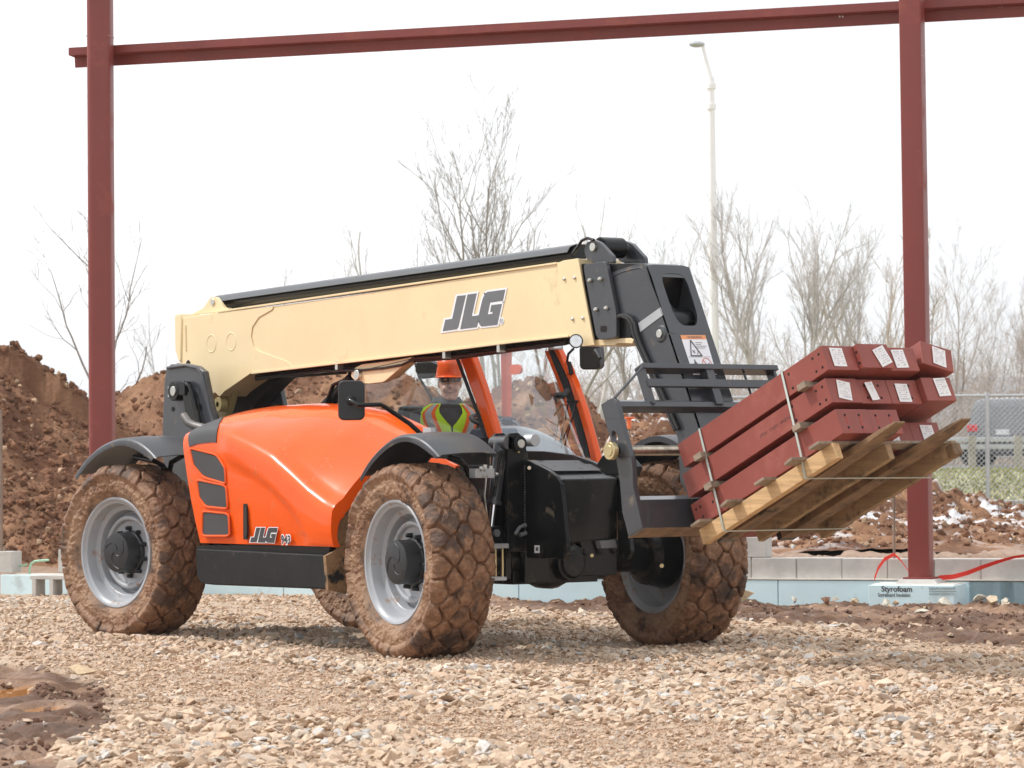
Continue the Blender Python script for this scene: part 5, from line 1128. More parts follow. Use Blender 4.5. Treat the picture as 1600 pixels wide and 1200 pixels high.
YS = -.44; sp_ = MB(); so_ = [(820, 718), (828, 721), (842, 727), (858, 735), (869, 744), (876, 756), (880, 790), (884, 835), (887, 866), (882, 877), (868, 872), (848, 873), (822, 872)]
sp_.prism(UY(smoothpoly(so_, 2, .1), YS), (0, .03, 0)); spo = part(sp_, 'side_plate', 'black', bevel=.005)
part(MB().cyl(U(827, 731, 'Y', YS-.002), U(827, 731, 'Y', YS-.01), .012, 10), 'bolt', 'rodsteel', spo)
part(MB().prism(UY([(835, 852), (843, 852), (843, 864), (835, 864)], YS-.002), (0, .001, 0)), 'small_label', 'white', spo)
part(MB().prism(UY([(837, 855), (841, 855), (841, 861), (837, 861)], YS-.0035), (0, .001, 0)), 'label_print', 'ink', spo)
S2 = MB(); S2.prism(UY([(800, 704), (850, 705), (895, 711), (925, 721), (950, 733), (966, 745), (973, 760), (979, 800), (986, 862), (980, 874), (966, 868), (964, 800), (955, 752), (925, 736), (890, 724), (800, 716)], .03), (0, .03, 0)); part(S2, 'side_plate', 'black', bevel=.004)
S2 = MB(); S2.tube(UX([(970, 798), (978, 812), (982, 830), (982, 862), (974, 868)], 4.16), .014, 8); part(S2, 'tow_hook', 'black')
xb = 4.10; f0 = [U(879, 749, 'X', xb), U(965, 747, 'X', xb), U(965, 842, 'X', xb), U(879, 849, 'X', xb)]; bx = MB(); bk = [V3(3.72, p[1], p[2]) for p in f0]; bk[0][2] = 1.235; bk[1][2] = 1.235
bx.add(f0+bk, [(0, 1, 2, 3), (7, 6, 5, 4), (0, 4, 5, 1), (1, 5, 6, 2), (2, 6, 7, 3), (3, 7, 4, 0)]); bxo = part(bx, 'front_box', 'black', bevel=.01)
lp = MB(); lp.box((3.92, (f0[0][1]+f0[1][1])/2, 1.185), (.14, .40, .004), [V3(.96, 0, -.30), V3(0, 1, 0), V3(.30, 0, .96)]); part(lp, 'top_flange', 'black', bxo)
cyl_ = MB(); pt = U(783, 692, 'X', 3.64); pb = U(767, 826, 'X', 3.64); dv = pb-pt; cyl_.tube([pt, pt+dv*.13, pt+dv*.13, pt+dv*.70], [.048, .048, .040, .040], 22); cyl_.tube([pt+dv*.68, pt+dv*.72], .05, 22); cyl_.cyl(pt+V3(-.08, 0, 0), pt+V3(.08, 0, 0), .045, 20); cyo = part(cyl_, 'levelling_cylinder', 'grey', bevel=.003)
part(MB().tube([pt+dv*.70, pt+dv*1.0], .02, 16), 'cylinder_rod', 'chrome', cyo)
part(MB().tube([U(760, 745, 'X', 3.6), U(757, 775, 'X', 3.6), U(762, 812, 'X', 3.6)], .006, 8), 'oil_line', 'steelbright', cyo)
part(MB().tube([pt+V3(.05, -.04, -.05), pt+dv*.25+V3(.05, -.04, 0), pt+dv*.62+V3(.05, -.045, 0)], .012, 8), 'oil_line', 'black', cyo)
cl_ = MB(); cl_.prism(UX([(764, 852), (764, 830), (771, 822), (782, 822), (792, 842), (792, 852)], 3.68), (-.1, 0, 0)); clo = part(cl_, 'clevis', 'black', bevel=.005); c = U(777.5, 833, 'X', 3.70); part(MB().cyl(c+V3(-.15, 0, 0), c, .024, 18), 'clevis_pin', 'decal', clo, bevel=.003)
vb = MB(); vb.prism(UX([(743.5, 732), (766, 732), (773, 732), (773, 747), (743.5, 747)], 3.80), (-.07, 0, 0)); vbo = part(vb, 'valve_block', 'galv', bevel=.004)
for px, py in ((752, 729), (758, 726), (767, 728)): part(MB().cyl(U(px, py, 'X', 3.77), U(px, py+6, 'X', 3.77), .013, 8), 'fitting', 'steelbright', vbo)
for px, py in ((751, 735), (757, 735), (755, 744), (761, 744)): c = U(px, py, 'X', 3.802); part(MB().cyl(c, c+V3(.004, 0, 0), .007, 8), 'screw', 'rodsteel', vbo)
part(MB().cyl(U(773, 741, 'X', 3.78), U(777, 741, 'X', 3.78), .012, 8), 'fitting', 'steelbright', vbo)
rr_ = MB()
for px in (774, 785): rr_.cyl(U(px, 857, 'X', 3.70), U(px, 903, 'X', 3.70), .0095, 10)
rr_.each('u_bolt', 'brass', TH); rr_ = MB(); rr_.prism(UX([(763, 901), (792, 901), (792, 907), (763, 908)], 3.72), (-.06, 0, 0)); rr_.box(U(779, 853, 'X', 3.68), (.08, .14, .03)); part(rr_, 'bolt_plate', 'galv', bevel=.003)
rr_ = MB(); rr_.prism(UX([(762, 852), (768, 852), (768, 902), (762, 902)], 3.69), (-.05, 0, 0)); rr_.prism(UX([(790, 852), (798, 852), (798, 905), (790, 905)], 3.69), (-.05, 0, 0)); rr_.each('axle_clamp', 'black', TH)
hz_ = MB(); hz_.tube([U(x, y, 'X', 3.75) for x, y in ((805, 835), (812, 824), (820, 820), (832, 828), (840, 840))], .012, 8); hz_.tube([U(x, y, 'X', 3.75) for x, y in ((812, 836), (822, 833), (834, 842), (836, 852))], .014, 8); hz_.each('hydraulic_hose', 'decal', TH)
# latch and bracket low on the far side plate
lt = MB(); lt.prism(UX([(937, 845), (962, 843), (965, 856), (940, 857)], 4.12), (-.05, 0, 0)); part(lt, 'coupler', 'decal', bevel=.004)

# ---- cab
def PB(l, r): return l+r[::-1]
cabn = MB(); cabn.prism(UY(PB([(712, 545), (718, 560), (735, 610), (748, 645), (759, 680), (764, 700)], [(731, 545), (737, 560), (753, 606), (765, 645), (775, 680), (780, 700)]), .14), (0, .07, 0)); cab = part(cabn, 'cab_pillar', 'orange', bevel=.018)
sl_ = MB(); sl_.tube(UY([(713, 556), (733, 610), (746, 645), (757, 680), (762, 700)], .135), .012, 8); part(sl_, 'door_seal', 'rubber', cab)
cabf = MB(); cabf.prism(UY(PB([(863, 545), (874, 566), (888, 596), (902, 640), (916, 690), (926, 735)], [(869, 542), (879, 562), (895, 594), (911, 640), (925, 690), (936, 735)]), 1.04), (0, .06, 0)); cfo = part(cabf, 'cab_pillar', 'orange', bevel=.012)
x_ = MB(); x_.prism(UY(PB([(856, 545), (864, 566), (878, 600), (893, 645), (905, 690), (914, 714)], [(863, 545), (873, 566), (887, 598), (901, 642), (914, 690), (922, 716)]), 1.05), (0, .04, 0)); part(x_, 'door_seal', 'rubber', cfo)
x_ = MB(); x_.prism(UY(PB([(850, 548), (861, 574), (876, 612), (890, 655), (902, 695)], [(855, 548), (866, 573), (880, 610), (894, 653), (906, 694)]), 1.06), (0, .04, 0)); part(x_, 'cab_pillar', 'orange', bevel=.006)
x_ = MB(); x_.prism(UY([(781, 530), (792, 530), (791, 660), (784, 660)], 1.06), (0, .05, 0)); part(x_, 'cab_pillar', 'orange', bevel=.008)
x_ = MB(); x_.prism(UY(smoothpoly([(797, 570), (810, 569), (814, 576), (812, 584), (797, 586)], 2, .25), 1.02), (0, .02, 0)); part(x_, 'door_latch', 'orange')
rf = MB(); zt_ = 2.075
rl = V3(.95, .12, zt_); 
for c_, d_2 in (((1.56, .155, zt_), (1.30, .09, .07)), ((1.56, 1.065, zt_), (1.30, .09, .07)), ((.96, .61, zt_), (.10, 1.0, .068)), ((2.15, .61, zt_), (.12, 1.0, .068))): rf.box(c_, d_2)
rfo = rf.each('roof_frame', 'under', TH, bevel=.01); part(MB().add([V3(1.0, .2, zt_+.02), V3(2.1, .2, zt_+.02), V3(2.1, 1.02, zt_+.02), V3(1.0, 1.02, zt_+.02)], [(0, 1, 2, 3)]), 'roof_window', 'glass')
rf = MB(); q0 = U(828, 541, 'Y', .95); rf.tube([V3(2.22, .20, 2.07), V3(2.24, .45, 2.075), V3(2.24, .8, 2.075), V3(2.19, 1.0, 2.065), V3(2.14, 1.07, 2.03)], .035, 12); part(rf, 'roof_rail', 'orange')
ca = MB(); ca.box((1.9, .61, 1.06), (1.55, 1.0, .30)); ca.box((1.12, .61, 1.25), (.30, .98, .3)); part(ca, 'cab_base', 'black', bevel=.02)
gl_ = MB()
def quad(a, b, c, d, th): gl_.prism([a, b, c, d], th)
nb0, nt0, fb0, ft0 = U(775, 700, 'Y', .17), U(733, 548, 'Y', .17), U(922, 725, 'Y', 1.05), U(858, 545, 'Y', 1.05)
g_ = MB(); n = 10; rows_ = []
for i in range(n+1):
    t = i/n; a = nb0*(1-t)+fb0*t; b = nt0*(1-t)+ft0*t; bul = .06*math.sin(math.pi*t); rows_.append([a+V3(bul, 0, 0), (a+b)/2+V3(bul+.02, 0, 0), b+V3(bul, 0, 0)])
g_.grid(rows_); part(g_, 'windscreen', 'windscreen')
sp2 = MB(); sp2.box((1.78, .135, 1.24), (1.66, .03, .30)); part(sp2, 'cab_side_panel', 'black', bevel=.006)
g_ = MB(); g_.add(UY([(560, 556), (716, 550), (760, 700), (572, 700)], .155), [(0, 1, 2, 3)]); part(g_, 'side_window', 'glass')
g_ = MB(); g_.add([V3(.95, 1.06, 1.35), V3(2.55, 1.06, 1.35), V3(2.18, 1.06, 2.03), V3(1.0, 1.06, 2.05)], [(0, 1, 2, 3)]); part(g_, 'side_window', 'glass')
g_ = MB(); g_.add([V3(.95, .16, 1.35), V3(.95, 1.06, 1.35), V3(1.0, 1.06, 2.05), V3(1.0, .16, 2.05)], [(0, 1, 2, 3)]); part(g_, 'rear_window', 'glass')
rpz = MB()
for y_ in (.15, 1.06): rpz.tube([V3(.95, y_, 1.3), V3(1.0, y_, 2.06)], .022, 10)
rpz.each('rear_pillar', 'black', TH)
inr = MB(); inr.prism(UY([(650, 566), (672, 564), (684, 568), (688, 578), (672, 590), (655, 592), (648, 580)], .5), (0, .05, 0)); part(inr, 'heater_duct', 'plastic', bevel=.01)
inr = MB(); inr.tube([U(649, 568, 'Y', .95), U(655, 590, 'Y', .95), U(672, 618, 'Y', .95), U(678, 632, 'Y', .95)], .010, 8); part(inr, 'rear_wiper', 'rubber')
da_ = MB(); da_.prism(UY([(722, 712), (732, 676), (737, 670), (764, 669), (772, 712)], .22), (0, .25, 0)); part(da_, 'side_console', 'dash', bevel=.015)
da_ = MB(); cx0 = [V3(2.35, .25, 1.40), V3(2.40, .45, 1.45), V3(2.42, .65, 1.45), V3(2.40, .85, 1.40), V3(2.38, 1.02, 1.30)]; da_.grid([[p+V3(-.25, 0, .0) for p in cx0], [p+V3(-.1, 0, .03) for p in cx0], cx0, [p+V3(.16, 0, -.07) for p in cx0], [p+V3(.22, 0, -.2) for p in cx0]]); part(da_, 'dashboard', 'cowl', solid=.01, subsurf=1)
sw = MB(); sc_ = V3(2.05, .62, 1.50); tx = V3(.35, 0, .0)
ring_ = []; ax1 = V3(.80, 0, -.25); ax1 /= np.linalg.norm(ax1)
for t in np.linspace(0, 6.283, 25): ring_.append(sc_+ax1*.17*math.cos(t)+V3(0, 1, 0)*.17*math.sin(t))
sw.tube(ring_, .014, 8, cap=False); sw.tube([sc_, sc_+V3(.10, 0, -.25)], .03, 10)
for t in (0, 2.1, 4.2): sw.tube([sc_, sc_+ax1*.17*math.cos(t)+V3(0, 1, 0)*.17*math.sin(t)], .01, 6)
part(sw, 'steering_wheel', 'plastic')
st_ = MB(); st_.box((1.45, .62, 1.12), (.48, .46, .12)); st_.box((1.20, .62, 1.38), (.12, .44, .50), [V3(.98, 0, -.17), V3(0, 1, 0), V3(.17, 0, .98)]); part(st_, 'seat', 'plastic', bevel=.04)
wp_ = MB(); 
for x0, y0, x1, y1 in ((888, 628, 871, 712), (901, 628, 878, 712), (896, 650, 868, 712)): wp_.tube([U(x0, y0, 'Y', 1.0), U(x1, y1, 'Y', .95)], .006, 6)
wp_.tube([U(886, 627, 'Y', .99), U(903, 627, 'Y', .99)], .008, 6); part(wp_, 'wiper_arm', 'black')
wp_ = MB()
for x0, y0, x1, y1 in ((876, 640, 864, 708), (883, 642, 877, 705)): wp_.tube([U(x0, y0, 'Y', .80), U(x1, y1, 'Y', .80)], .005, 6)
wp_.each('wiper_arm', 'rodsteel', TH)
lv = MB(); lv.tube([U(862, 618, 'Y', .9), U(880, 618, 'Y', .95), U(887, 610, 'Y', 1.0)], [.02, .025, .02], 8); lv.tube([U(866, 618, 'Y', .9), U(870, 632, 'Y', .9)], .008, 6); part(lv, 'grab_handle', 'plastic')
# mirrors and work lamps
def roundedbox(c, w, h, d, nrm, mat, name, parent=TH, upv=V3(0, 0, 1)):
    nrm = np.array(nrm, float); nrm /= np.linalg.norm(nrm); side = np.cross(upv, nrm); side /= np.linalg.norm(side); up_ = np.cross(nrm, side); pl = rrect(0, 0, w, h, min(w, h)*.22, 5)
    P_ = [c+side*a+up_*b for a, b in pl]; return part(MB().prism(P_, -nrm*d), name, mat, parent, bevel=.012), side, up_
mc = U(548.5, 625.5, 'Y', -.95); mo, sd_, u_ = roundedbox(mc, .175, .262, .035, (.72, -.69, 0), 'plastic', 'mirror')
tocam = V3(.72, -.69, 0)
part(MB().lathe([(0, .0), (.035, 0), (.03, .012), (0, .014)], mc, 'z', 12), 'mirror_mount', 'plastic', mo) if False else None
part(MB().tube([mc+tocam*.0, mc+tocam*.05], [.035, .018], 12), 'mirror_socket', 'plastic', mo)
am = MB(); am.tube([mc+tocam*.045, U(560, 633, 'Y', -.98), U(594, 632, 'Y', -.85), U(600, 635, 'Y', -.82), U(640, 662, 'Y', -.66), U(660, 680, 'Y', -.58)], .0155, 12); part(am, 'mirror_arm', 'black')
bl2 = MB(); bl2.prism(UY([(661, 668), (673, 668), (673, 678), (661, 678)], -.5), (0, .04, 0)); part(bl2, 'bracket', 'galv')
# right hand mirror beyond the boom nose
c = U(921, 558, 'Y', 1.15); mo, _, _ = roundedbox(c, .155, .175, .10, (.5, -.86, -.05), 'plastic', 'mirror')
part(MB().tube([U(932, 549, 'Y', 1.08), U(938, 560, 'Y', 1.06)], [.03, .012], 10), 'mirror_socket', 'plastic', mo)
wl_ = MB(); c = U(900, 533, 'Y', -.37); dr = V3(.79, -.61, .0); wl_.tube([c-dr*.07, c-dr*.03, c], [.02, .042, .045], 20); wlo = part(wl_, 'work_lamp', 'plastic'); part(MB().tube([c, c+dr*.006], [.039, .036], 20), 'lamp_lens', 'glasslamp', wlo)
am = MB(); am.tube([U(896, 545, 'Y', 1.02), U(888, 553, 'Y', 1.03), U(886, 565, 'Y', 1.04), U(892, 582, 'Y', 1.04)], .009, 8); am.tube([U(889, 566, 'Y', 1.04), U(893, 585, 'Y', 1.04)], .016, 8); part(am, 'lamp_arm', 'black')
am = MB(); am.prism(UY([(878, 568), (884, 565), (891, 582), (884, 586)], 1.03), (0, .05, 0)); part(am, 'lamp_bracket', 'orange', bevel=.006)
fl2 = MB(); fl2.box(U(834, 539, 'Y', .75), (.09, .09, .06)); fl2.box(U(869, 540, 'Y', 1.0), (.06, .09, .06)); fl2.each('roof_lamp', 'glasslamp', TH, bevel=.012)

# ---- fork carriage
CY = -.93
cr_o = [(938.5, 632), (956, 621.5), (961, 625), (966, 640), (976, 680), (985, 712), (988, 728), (989, 760), (996, 790), (1003.5, 825), (982, 838.8), (972, 800), (968, 750), (963, 716), (957, 700), (948, 668)]
C3 = UY(cr_o, CY); hole = UY([(960+4.0*math.cos(t)+ (-2.2*math.sin(t)), 684-11.5*math.sin(t)) for t in np.linspace(0, 6.283, 17)[:-1]], CY)
cp_ = MB()
# plate split round the slot: ring plate between a band of the outline and the slot, plus the rest
band = UY([(966, 684), (968, 672), (963.5, 655), (955, 655), (945, 656), (947, 664), (949.5, 676), (951.5, 684), (953.5, 690), (955.5, 697), (958, 704), (962.5, 712), (974, 712), (973.5, 704), (971.5, 697), (969, 690)], CY)
band = [U(x, y, 'Y', CY) for x, y in [(977, 684), (974.5, 674), (971.8, 664), (969.5, 655), (960, 655), (944.7, 655), (946.5, 662), (949, 671), (952, 680), (954.5, 690), (957.5, 700), (962.5, 713), (973, 713), (985.5, 713), (982.5, 703), (979.5, 693)]]
hole = [U(960.5+4.6*math.cos(t)-2.4*math.sin(t), 684-11.0*math.sin(t), 'Y', CY) for t in [2*math.pi*(k)/16 for k in range(16)]]
cp_.ringplate(band, hole, (0, .035, 0))
cp_.prism(UY([(938.5, 632), (956, 621.5), (961, 625), (966, 640), (969.5, 655), (944.7, 655)], CY), (0, .035, 0))
cp_.prism(UY([(962.5, 713), (985.5, 713), (988, 728), (989, 760), (996, 790), (1003.5, 825), (982, 838.8), (972, 800), (968, 750)], CY), (0, .035, 0))
car_ = part(cp_, 'fork_carriage', 'grey', bevel=.003)
Wc = 1.66
def pxY(x, y, Y): return U(x, y, 'Y', Y)
fp_ = MB(); fp_.prism([p+V3(0, Wc, 0) for p in C3], (0, .035, 0)); part(fp_, 'end_plate', 'grey', car_)
def bar(y0, y1, top, bot, th, name, mat='grey', prt=car_):   # bar along Y: top and bottom seen on the near end plane
    a, b = np.array(top, float), np.array(bot, float); d = b-a; nrm = V3(d[2], 0, -d[0]); nrm /= np.linalg.norm(nrm)
    if nrm[0] < 0: nrm = -nrm
    P_ = [a, b, b-nrm*th, a-nrm*th]; P_ = [V3(p[0], y0, p[2]) for p in P_]; return part(MB().prism(P_, (0, y1-y0, 0)), name, mat, prt, bevel=.003)
# main upper bar, two faces seen: front and the shaded underside
t_, b_3 = pxY(963, 627, CY+.03), pxY(966, 634.5, CY+.03)
ub2 = MB(); q = pxY(968, 645, CY+.03); ub2.prism([t_, b_3, q+V3(-.05, 0, 0), q+V3(-.075, 0, .004), t_+V3(-.09, 0, .012)], (0, Wc, 0)); part(ub2, 'cross_bar', 'grey', car_)
lo_ = MB(); a = pxY(1003.5, 825, CY+.03); bb_ = pxY(983, 838.5, CY+.03); c_3 = pxY(1000, 781, CY+.03)
lo_.prism([a, bb_, bb_+V3(-.02, 0, .03), c_3+V3(-.10, 0, .02), c_3+V3(-.01, 0, .0)], (0, Wc, 0)); part(lo_, 'lower_bar', 'grey', car_)
rs_ = MB(); rs_.prism([a+V3(.002, 0, .0), bb_+V3(-.01, 0, -.003), bb_+V3(-.012, 0, -.008), a+V3(.004, 0, -.006)], (0, Wc-.1, 0)); part(rs_, 'worn_edge', 'forkmud', car_)
rd = MB(); c = U(958.5, 704.5, 'Y', CY-.03); rd.cyl(c+V3(0, .03, 0), c+V3(0, Wc+.06, 0), .030, 24); part(rd, 'fork_shaft', 'rodsteel', car_)
rd = MB(); rd.cyl(c+NY*.035, c+V3(0, .0, 0), .052, 26); rd.cyl(c+NY*.04, c+NY*.034, .032, 20); part(rd, 'shaft_cap', 'brass', car_, bevel=.004)
# load guard: two legs, rails
gy0 = CY+.30; gy1 = gy0+1.09
P0 = U(1003, 570.5, 'Y', gy0); P1 = U(1020, 625.5, 'Y', gy0); dl = P1-P0; dl /= np.linalg.norm(dl); ln_ = np.linalg.norm(P1-P0); fn = V3(-dl[2], 0, dl[0]); fn = fn if fn[0] > 0 else -fn
def GB(a, y, o_): return P0+dl*a+V3(0, y, 0)+fn*o_
lg_ = MB()
for y_ in (0, .50, 1.05):
    lg_.prism([GB(0, y_, 0), GB(ln_+.02, y_, 0), GB(ln_+.02, y_, -.07), GB(0, y_, -.07)], (0, .02 if y_ != .5 else .06, 0))
lg_.each('guard_upright', 'grey', car_, bevel=.002)
lg_ = MB(); lg_.prism([GB(-.012, 0, .01), GB(.022, 0, .01), GB(.022, 0, -.075), GB(-.012, 0, -.075)], (0, 1.09, 0)); lg_.prism([GB(ln_*.40, 0, .012), GB(ln_*.40+.052, 0, .012), GB(ln_*.40+.052, 0, -.01), GB(ln_*.40, 0, -.01)], (0, 1.09, 0)); lg_.each('guard_rail', 'grey', car_, bevel=.003)
lg_ = MB(); lg_.tube([U(960, 622, 'Y', CY+.02), U(1004, 573, 'Y', gy0)], .008, 6); lg_.tube([GB(0, .83, -.03), GB(.25, .83, -.03)], .008, 6); lg_.each('guard_stay', 'grey', car_)
hk = MB(); hk.prism(UX([(1103, 634), (1108, 634), (1114, 649), (1106, 652)], 5.05), (-.12, 0, 0)); part(hk, 'hook', 'grey', car_, bevel=.003)
# link between head and carriage
lkk = MB(); lkk.prism([V3(4.95, HY+.05, 1.52), V3(5.12, HY+.05, 1.50), V3(5.22, HY+.05, 1.15), V3(5.1, HY+.05, .95), V3(4.98, HY+.05, 1.1)], (0, .23, 0)); part(lkk, 'carriage_link', 'grey', car_, bevel=.01)
mk_ = MB(); mk_.prism(UY([(940, 712), (962, 698), (975, 712), (990, 730), (985, 745), (945, 742), (930, 728)], -.3), (0, .08, 0)); part(mk_, 'pivot_block', 'black', car_, bevel=.01)

mt['run'] = M('red_primer_run', (.40, .045, .03), .4)
# ================================================================== THE LOAD (tilted with the forks)
LT = R_(23.7); LU = V3(math.cos(LT), 0, math.sin(LT)); LW = V3(-math.sin(LT), 0, math.cos(LT)); LV = V3(0, 1, 0)
def LP(u, v, w): return LU*u+LV*v+LW*w
LA = [LU, LV, LW]
_c = math.cos(LT)*0+1
def uw(px, py, Y): p = U(px, py, 'Y', Y); return float(p@LU), float(p@LW)
Yn = -.56
uf, wt = uw(1288, 589, Yn); ur, _ = uw(1066, 741, Yn)
tops = [uw(1283, 540, Yn)[1], uw(1288, 589, Yn)[1], uw(1305, 639, Yn)[1]]
wm = (tops[0]+tops[2])/2; pit = (tops[0]-tops[2])/2; tops = [wm+pit, wm+.007, wm-pit]; HB = .149
print('load', uf, ur, tops)
WBm = .238; gapv = .004
rowu = [(uw(1283, 540, Yn)[0], uw(1057, 690, Yn)[0]), (uw(1288, 589, Yn)[0], uw(1066, 742, Yn)[0]), (uw(1305, 639, Yn)[0], uw(1079, 789, Yn)[0])]
dus = [[0, .035, .0, .02], [0, -.012, -.012, .03], [0, -.005, -.17, -.175]]
rown = ['top', 'middle', 'bottom']; coln = ['nearest', 'second nearest', 'third nearest', 'farthest']
def boltdisc(mb, c, n, r, mi=1): mb.cyl(c-n*.002, c+n*.0012, r, 10, mi)
for i in range(3):
    for j in range(4):
        v0 = Yn+j*(WBm+gapv); u1 = rowu[i][0]+dus[i][j]; u0 = rowu[i][1]+(dus[i][j] if i == 2 and j > 1 else rng.uniform(-.01, .01) if j else 0)
        yaw = -.20 if (i, j) == (0, 3) else 0.; cen = LP((u0+u1)/2, v0+WBm/2, tops[i]-HB/2)
        e = thing('steel_beam', f'red primed steel section, {coln[j]} of the {rown[i]} row on the pallet', 'steel beam', cen, 'red primed steel sections stacked on the pallet')
        L_2 = u1-u0; mb = MB(); A = [LU, LV, LW]
        cen2 = cen; bv, bw = LV, LW
        if yaw:
            r_ = R_(14); bv = LV*math.cos(r_)-LW*math.sin(r_); bw = LW*math.cos(r_)+LV*math.sin(r_); cen2 = cen+LW*.010+LV*.03
        F_ = lambda a, b, c: cen2+LU*(a*L_2/2)+bv*(b*WBm/2)+bw*(c*HB/2)
        mb.box(cen2, (L_2, WBm, HB), [LU, bv, bw])
        if j == 0 and i < 2:
            for (a, b) in ((.03, .24), (.085, .24), (.03, .78), (.085, .78)): boltdisc(mb, LP(u1-a-.01, v0, tops[i]-HB*b), NY, .009)
            for (a, b) in ((.31, .22), (.31, .80)): boltdisc(mb, LP(u1-a, v0, tops[i]-HB*b), NY, .009)
        if i == 2 and j == 0:
            for (a, b) in ((.035, .3), (.075, .3), (.075, .72)): boltdisc(mb, LP(u0+a, v0, tops[i]-HB*b), NY, .009)
            boltdisc(mb, LP(u0+.19, v0, tops[i]-HB*.42), NY, .009)
        if i == 2 and j < 2 or (i == 1 and j in (1, 2)):
            for (a, b) in ((.25, .25), (.70, .25), (.25, .76), (.70, .76)): boltdisc(mb, LP(u1, v0+WBm*a, tops[i]-HB*b), LU, .009)
        if (i, j) == (0, 1):
            for b in (.3, .75): boltdisc(mb, LP(u1-.02, v0, tops[i]-HB*b), NY, .009)
        bd = mb.build('section', ['primer', 'hole'], e, bevel=.006, org=e.location)
        if i == 2 and j < 2:      # primer runs below the bolt holes
            dr = MB()
            for a, b, l_ in ((.25, .28, .33), (.70, .28, .40), (.25, .80, .12), (.70, .80, .14)): p_ = LP(u1+.001, v0+WBm*(a+.01), tops[i]-HB*b); dr.box(p_-LW*HB*l_/2+LV*.002, (.0012, .007, HB*l_), LA)
            dr.build('primer_run', 'run', e, org=e.location)
        if (i, j) == (1, 0):      # hand written mark, too faint to read
            ck_ = MB(); x_ = 0.
            for k in range(22):
                if k in (5, 12): x_ += .022; continue
                p_ = LP(u1-.62+x_, v0-.001, tops[i]-HB*.52); a_ = rng.uniform(-.9, .9); dd_ = LU*math.sin(a_)+LW*math.cos(a_); ck_.box(p_, (.003, .001, .012+.014*rng.random()), [np.cross(LV, dd_), LV, dd_]); x_ += .013
            ck_.build('hand_mark', 'decaldark', e, org=e.location)
        # paper tag on the cut end
        if not (i == 2 and j < 2):
            ta, tb_, rot = {(0, 0): (.42, .48, .0), (0, 1): (.72, .52, .35), (0, 2): (.42, .5, .05), (0, 3): (.55, .5, -.05), (1, 0): (.5, .5, -.18), (1, 1): (.42, .5, .2), (1, 2): (.45, .55, .0), (1, 3): (.62, .42, .08), (2, 2): (.32, .55, .0), (2, 3): (.55, .52, .0)}[(i, j)]
            n_ = LU.copy(); sv = LV.copy()
            tw_ = LW
            if yaw: sv = bv; tw_ = bw
            c0_ = cen2+LU*L_2/2+sv*WBm*(ta-.5)+tw_*HB*(.5-tb_)+n_*.003
            hw, hh = (.050, .057) if (i, j) != (1, 1) else (.037, .057)
            cs, sn = math.cos(rot), math.sin(rot); a1v = sv*cs+tw_*sn; a2v = tw_*cs-sv*sn
            curl = .012 if (i, j) == (1, 1) else .002
            pg = MB(); pg.grid([[c0_+a1v*hw*x+a2v*hh*y+n_*curl*(x < -.5) for y in (-1, -.3, .3, 1)] for x in (-1, -.55, .2, 1)])
            tg = pg.build('paper_tag', 'paper', e, org=e.location, solid=.0006)
            ik2 = MB(); 
            for r_i in range(7):
                yv = .75-r_i*.24; x_ = -.7
                while x_ < .7:
                    l_ = .08+.22*rng.random()
                    if rng.random() < .75 and x_+l_ < .8: ik2.box(c0_+a1v*hw*(x_+l_/2)+a2v*hh*yv+n_*(.003), (.0003, hw*l_, .0032 if r_i % 3 else .006), [n_, a1v, a2v], 0)
                    x_ += l_+.1
            ik2.build('tag_print', 'ink', tg, org=e.location) if False else None
            pk = ik2.build('tag_print', 'tagink', tg, org=e.location)
# faint stencilled marks on the near middle section are left as paint scuffs
# dunnage between the rows
def dun(label, u, wtop, mat='graywood', h=None, dx=.07):
    h = h or (pit-HB); ob = MB().box(LP(u, Yn+.25, wtop+h/2), (dx, .60, h), LA).build('spacer_block', mat, bevel=.003); tag(ob, label, 'timber spacer', 'timber spacers between the rows of steel'); return ob
g0 = tops[1]; g1_ = tops[2]
du_ = lambda px, py: uw(px, py, Yn-.04)[0]
dun('timber spacer under the top row at the machine end', du_(1094, 722), g0); dun('timber spacer under the top row at the free end', du_(1256, 612), g0)
dun('timber spacer under the middle row at the machine end', du_(1110, 768), g1_); dun('timber spacer under the middle row at the free end', du_(1247, 672), g1_)
# pallet
wb0 = tops[2]-HB; pe = thing('pallet', 'tilted worn timber pallet under the stack of red steel', 'pallet', LP((uf+ur)/2, -.1, wb0-.06))
po = pe.location; near = -.572
uS0, wS0 = uw(1095, 826, near); uS1, wS1 = uw(1303, 699, near)
print('pallet', uS0, uS1, wS0, wS1, wb0)
th_ = .018; sh_ = .095
for k, px in enumerate(((1076, 836), (1123, 805), (1175, 768), (1222, 735), (1275, 700))):
    uu = uw(px[0]+12, px[1]-4, near-.1)[0]; mb = MB(); uu -= .085 if k == 4 else 0; mb.prism([LP(uu-.045, near-.09, wb0-.0005), LP(uu+.045, near-.09-.02*(k % 2), wb0-.0005), LP(uu+.045, .40, wb0-.0005), LP(uu-.045, .40, wb0-.0005)], -LW*th_); mb.build('deck_board', 'graywood', pe, bevel=.003, org=po)
def stringer(y, u0, u1, mat, w_=.045): MB().box(LP((u0+u1)/2, y, wb0-th_-sh_/2), (u1-u0, w_, sh_), LA).build('stringer', mat, pe, bevel=.004, org=po)
ue = uw(1400, 702, -.1)[0]
stringer(near+.025, uS0-.02, uS1+.0, 'pine', .05); stringer(-.13, uS0, ue-.02, 'oldwood'); stringer(.36, uS0+.02, uw(1493, 698, .36)[0], 'oldwood')
MB().box(LP(uS0+.02, near+.06, wb0-th_-sh_/2+.005), (.10, .06, sh_), LA).build('broken_end', 'oldwood', pe, bevel=.01, org=po)
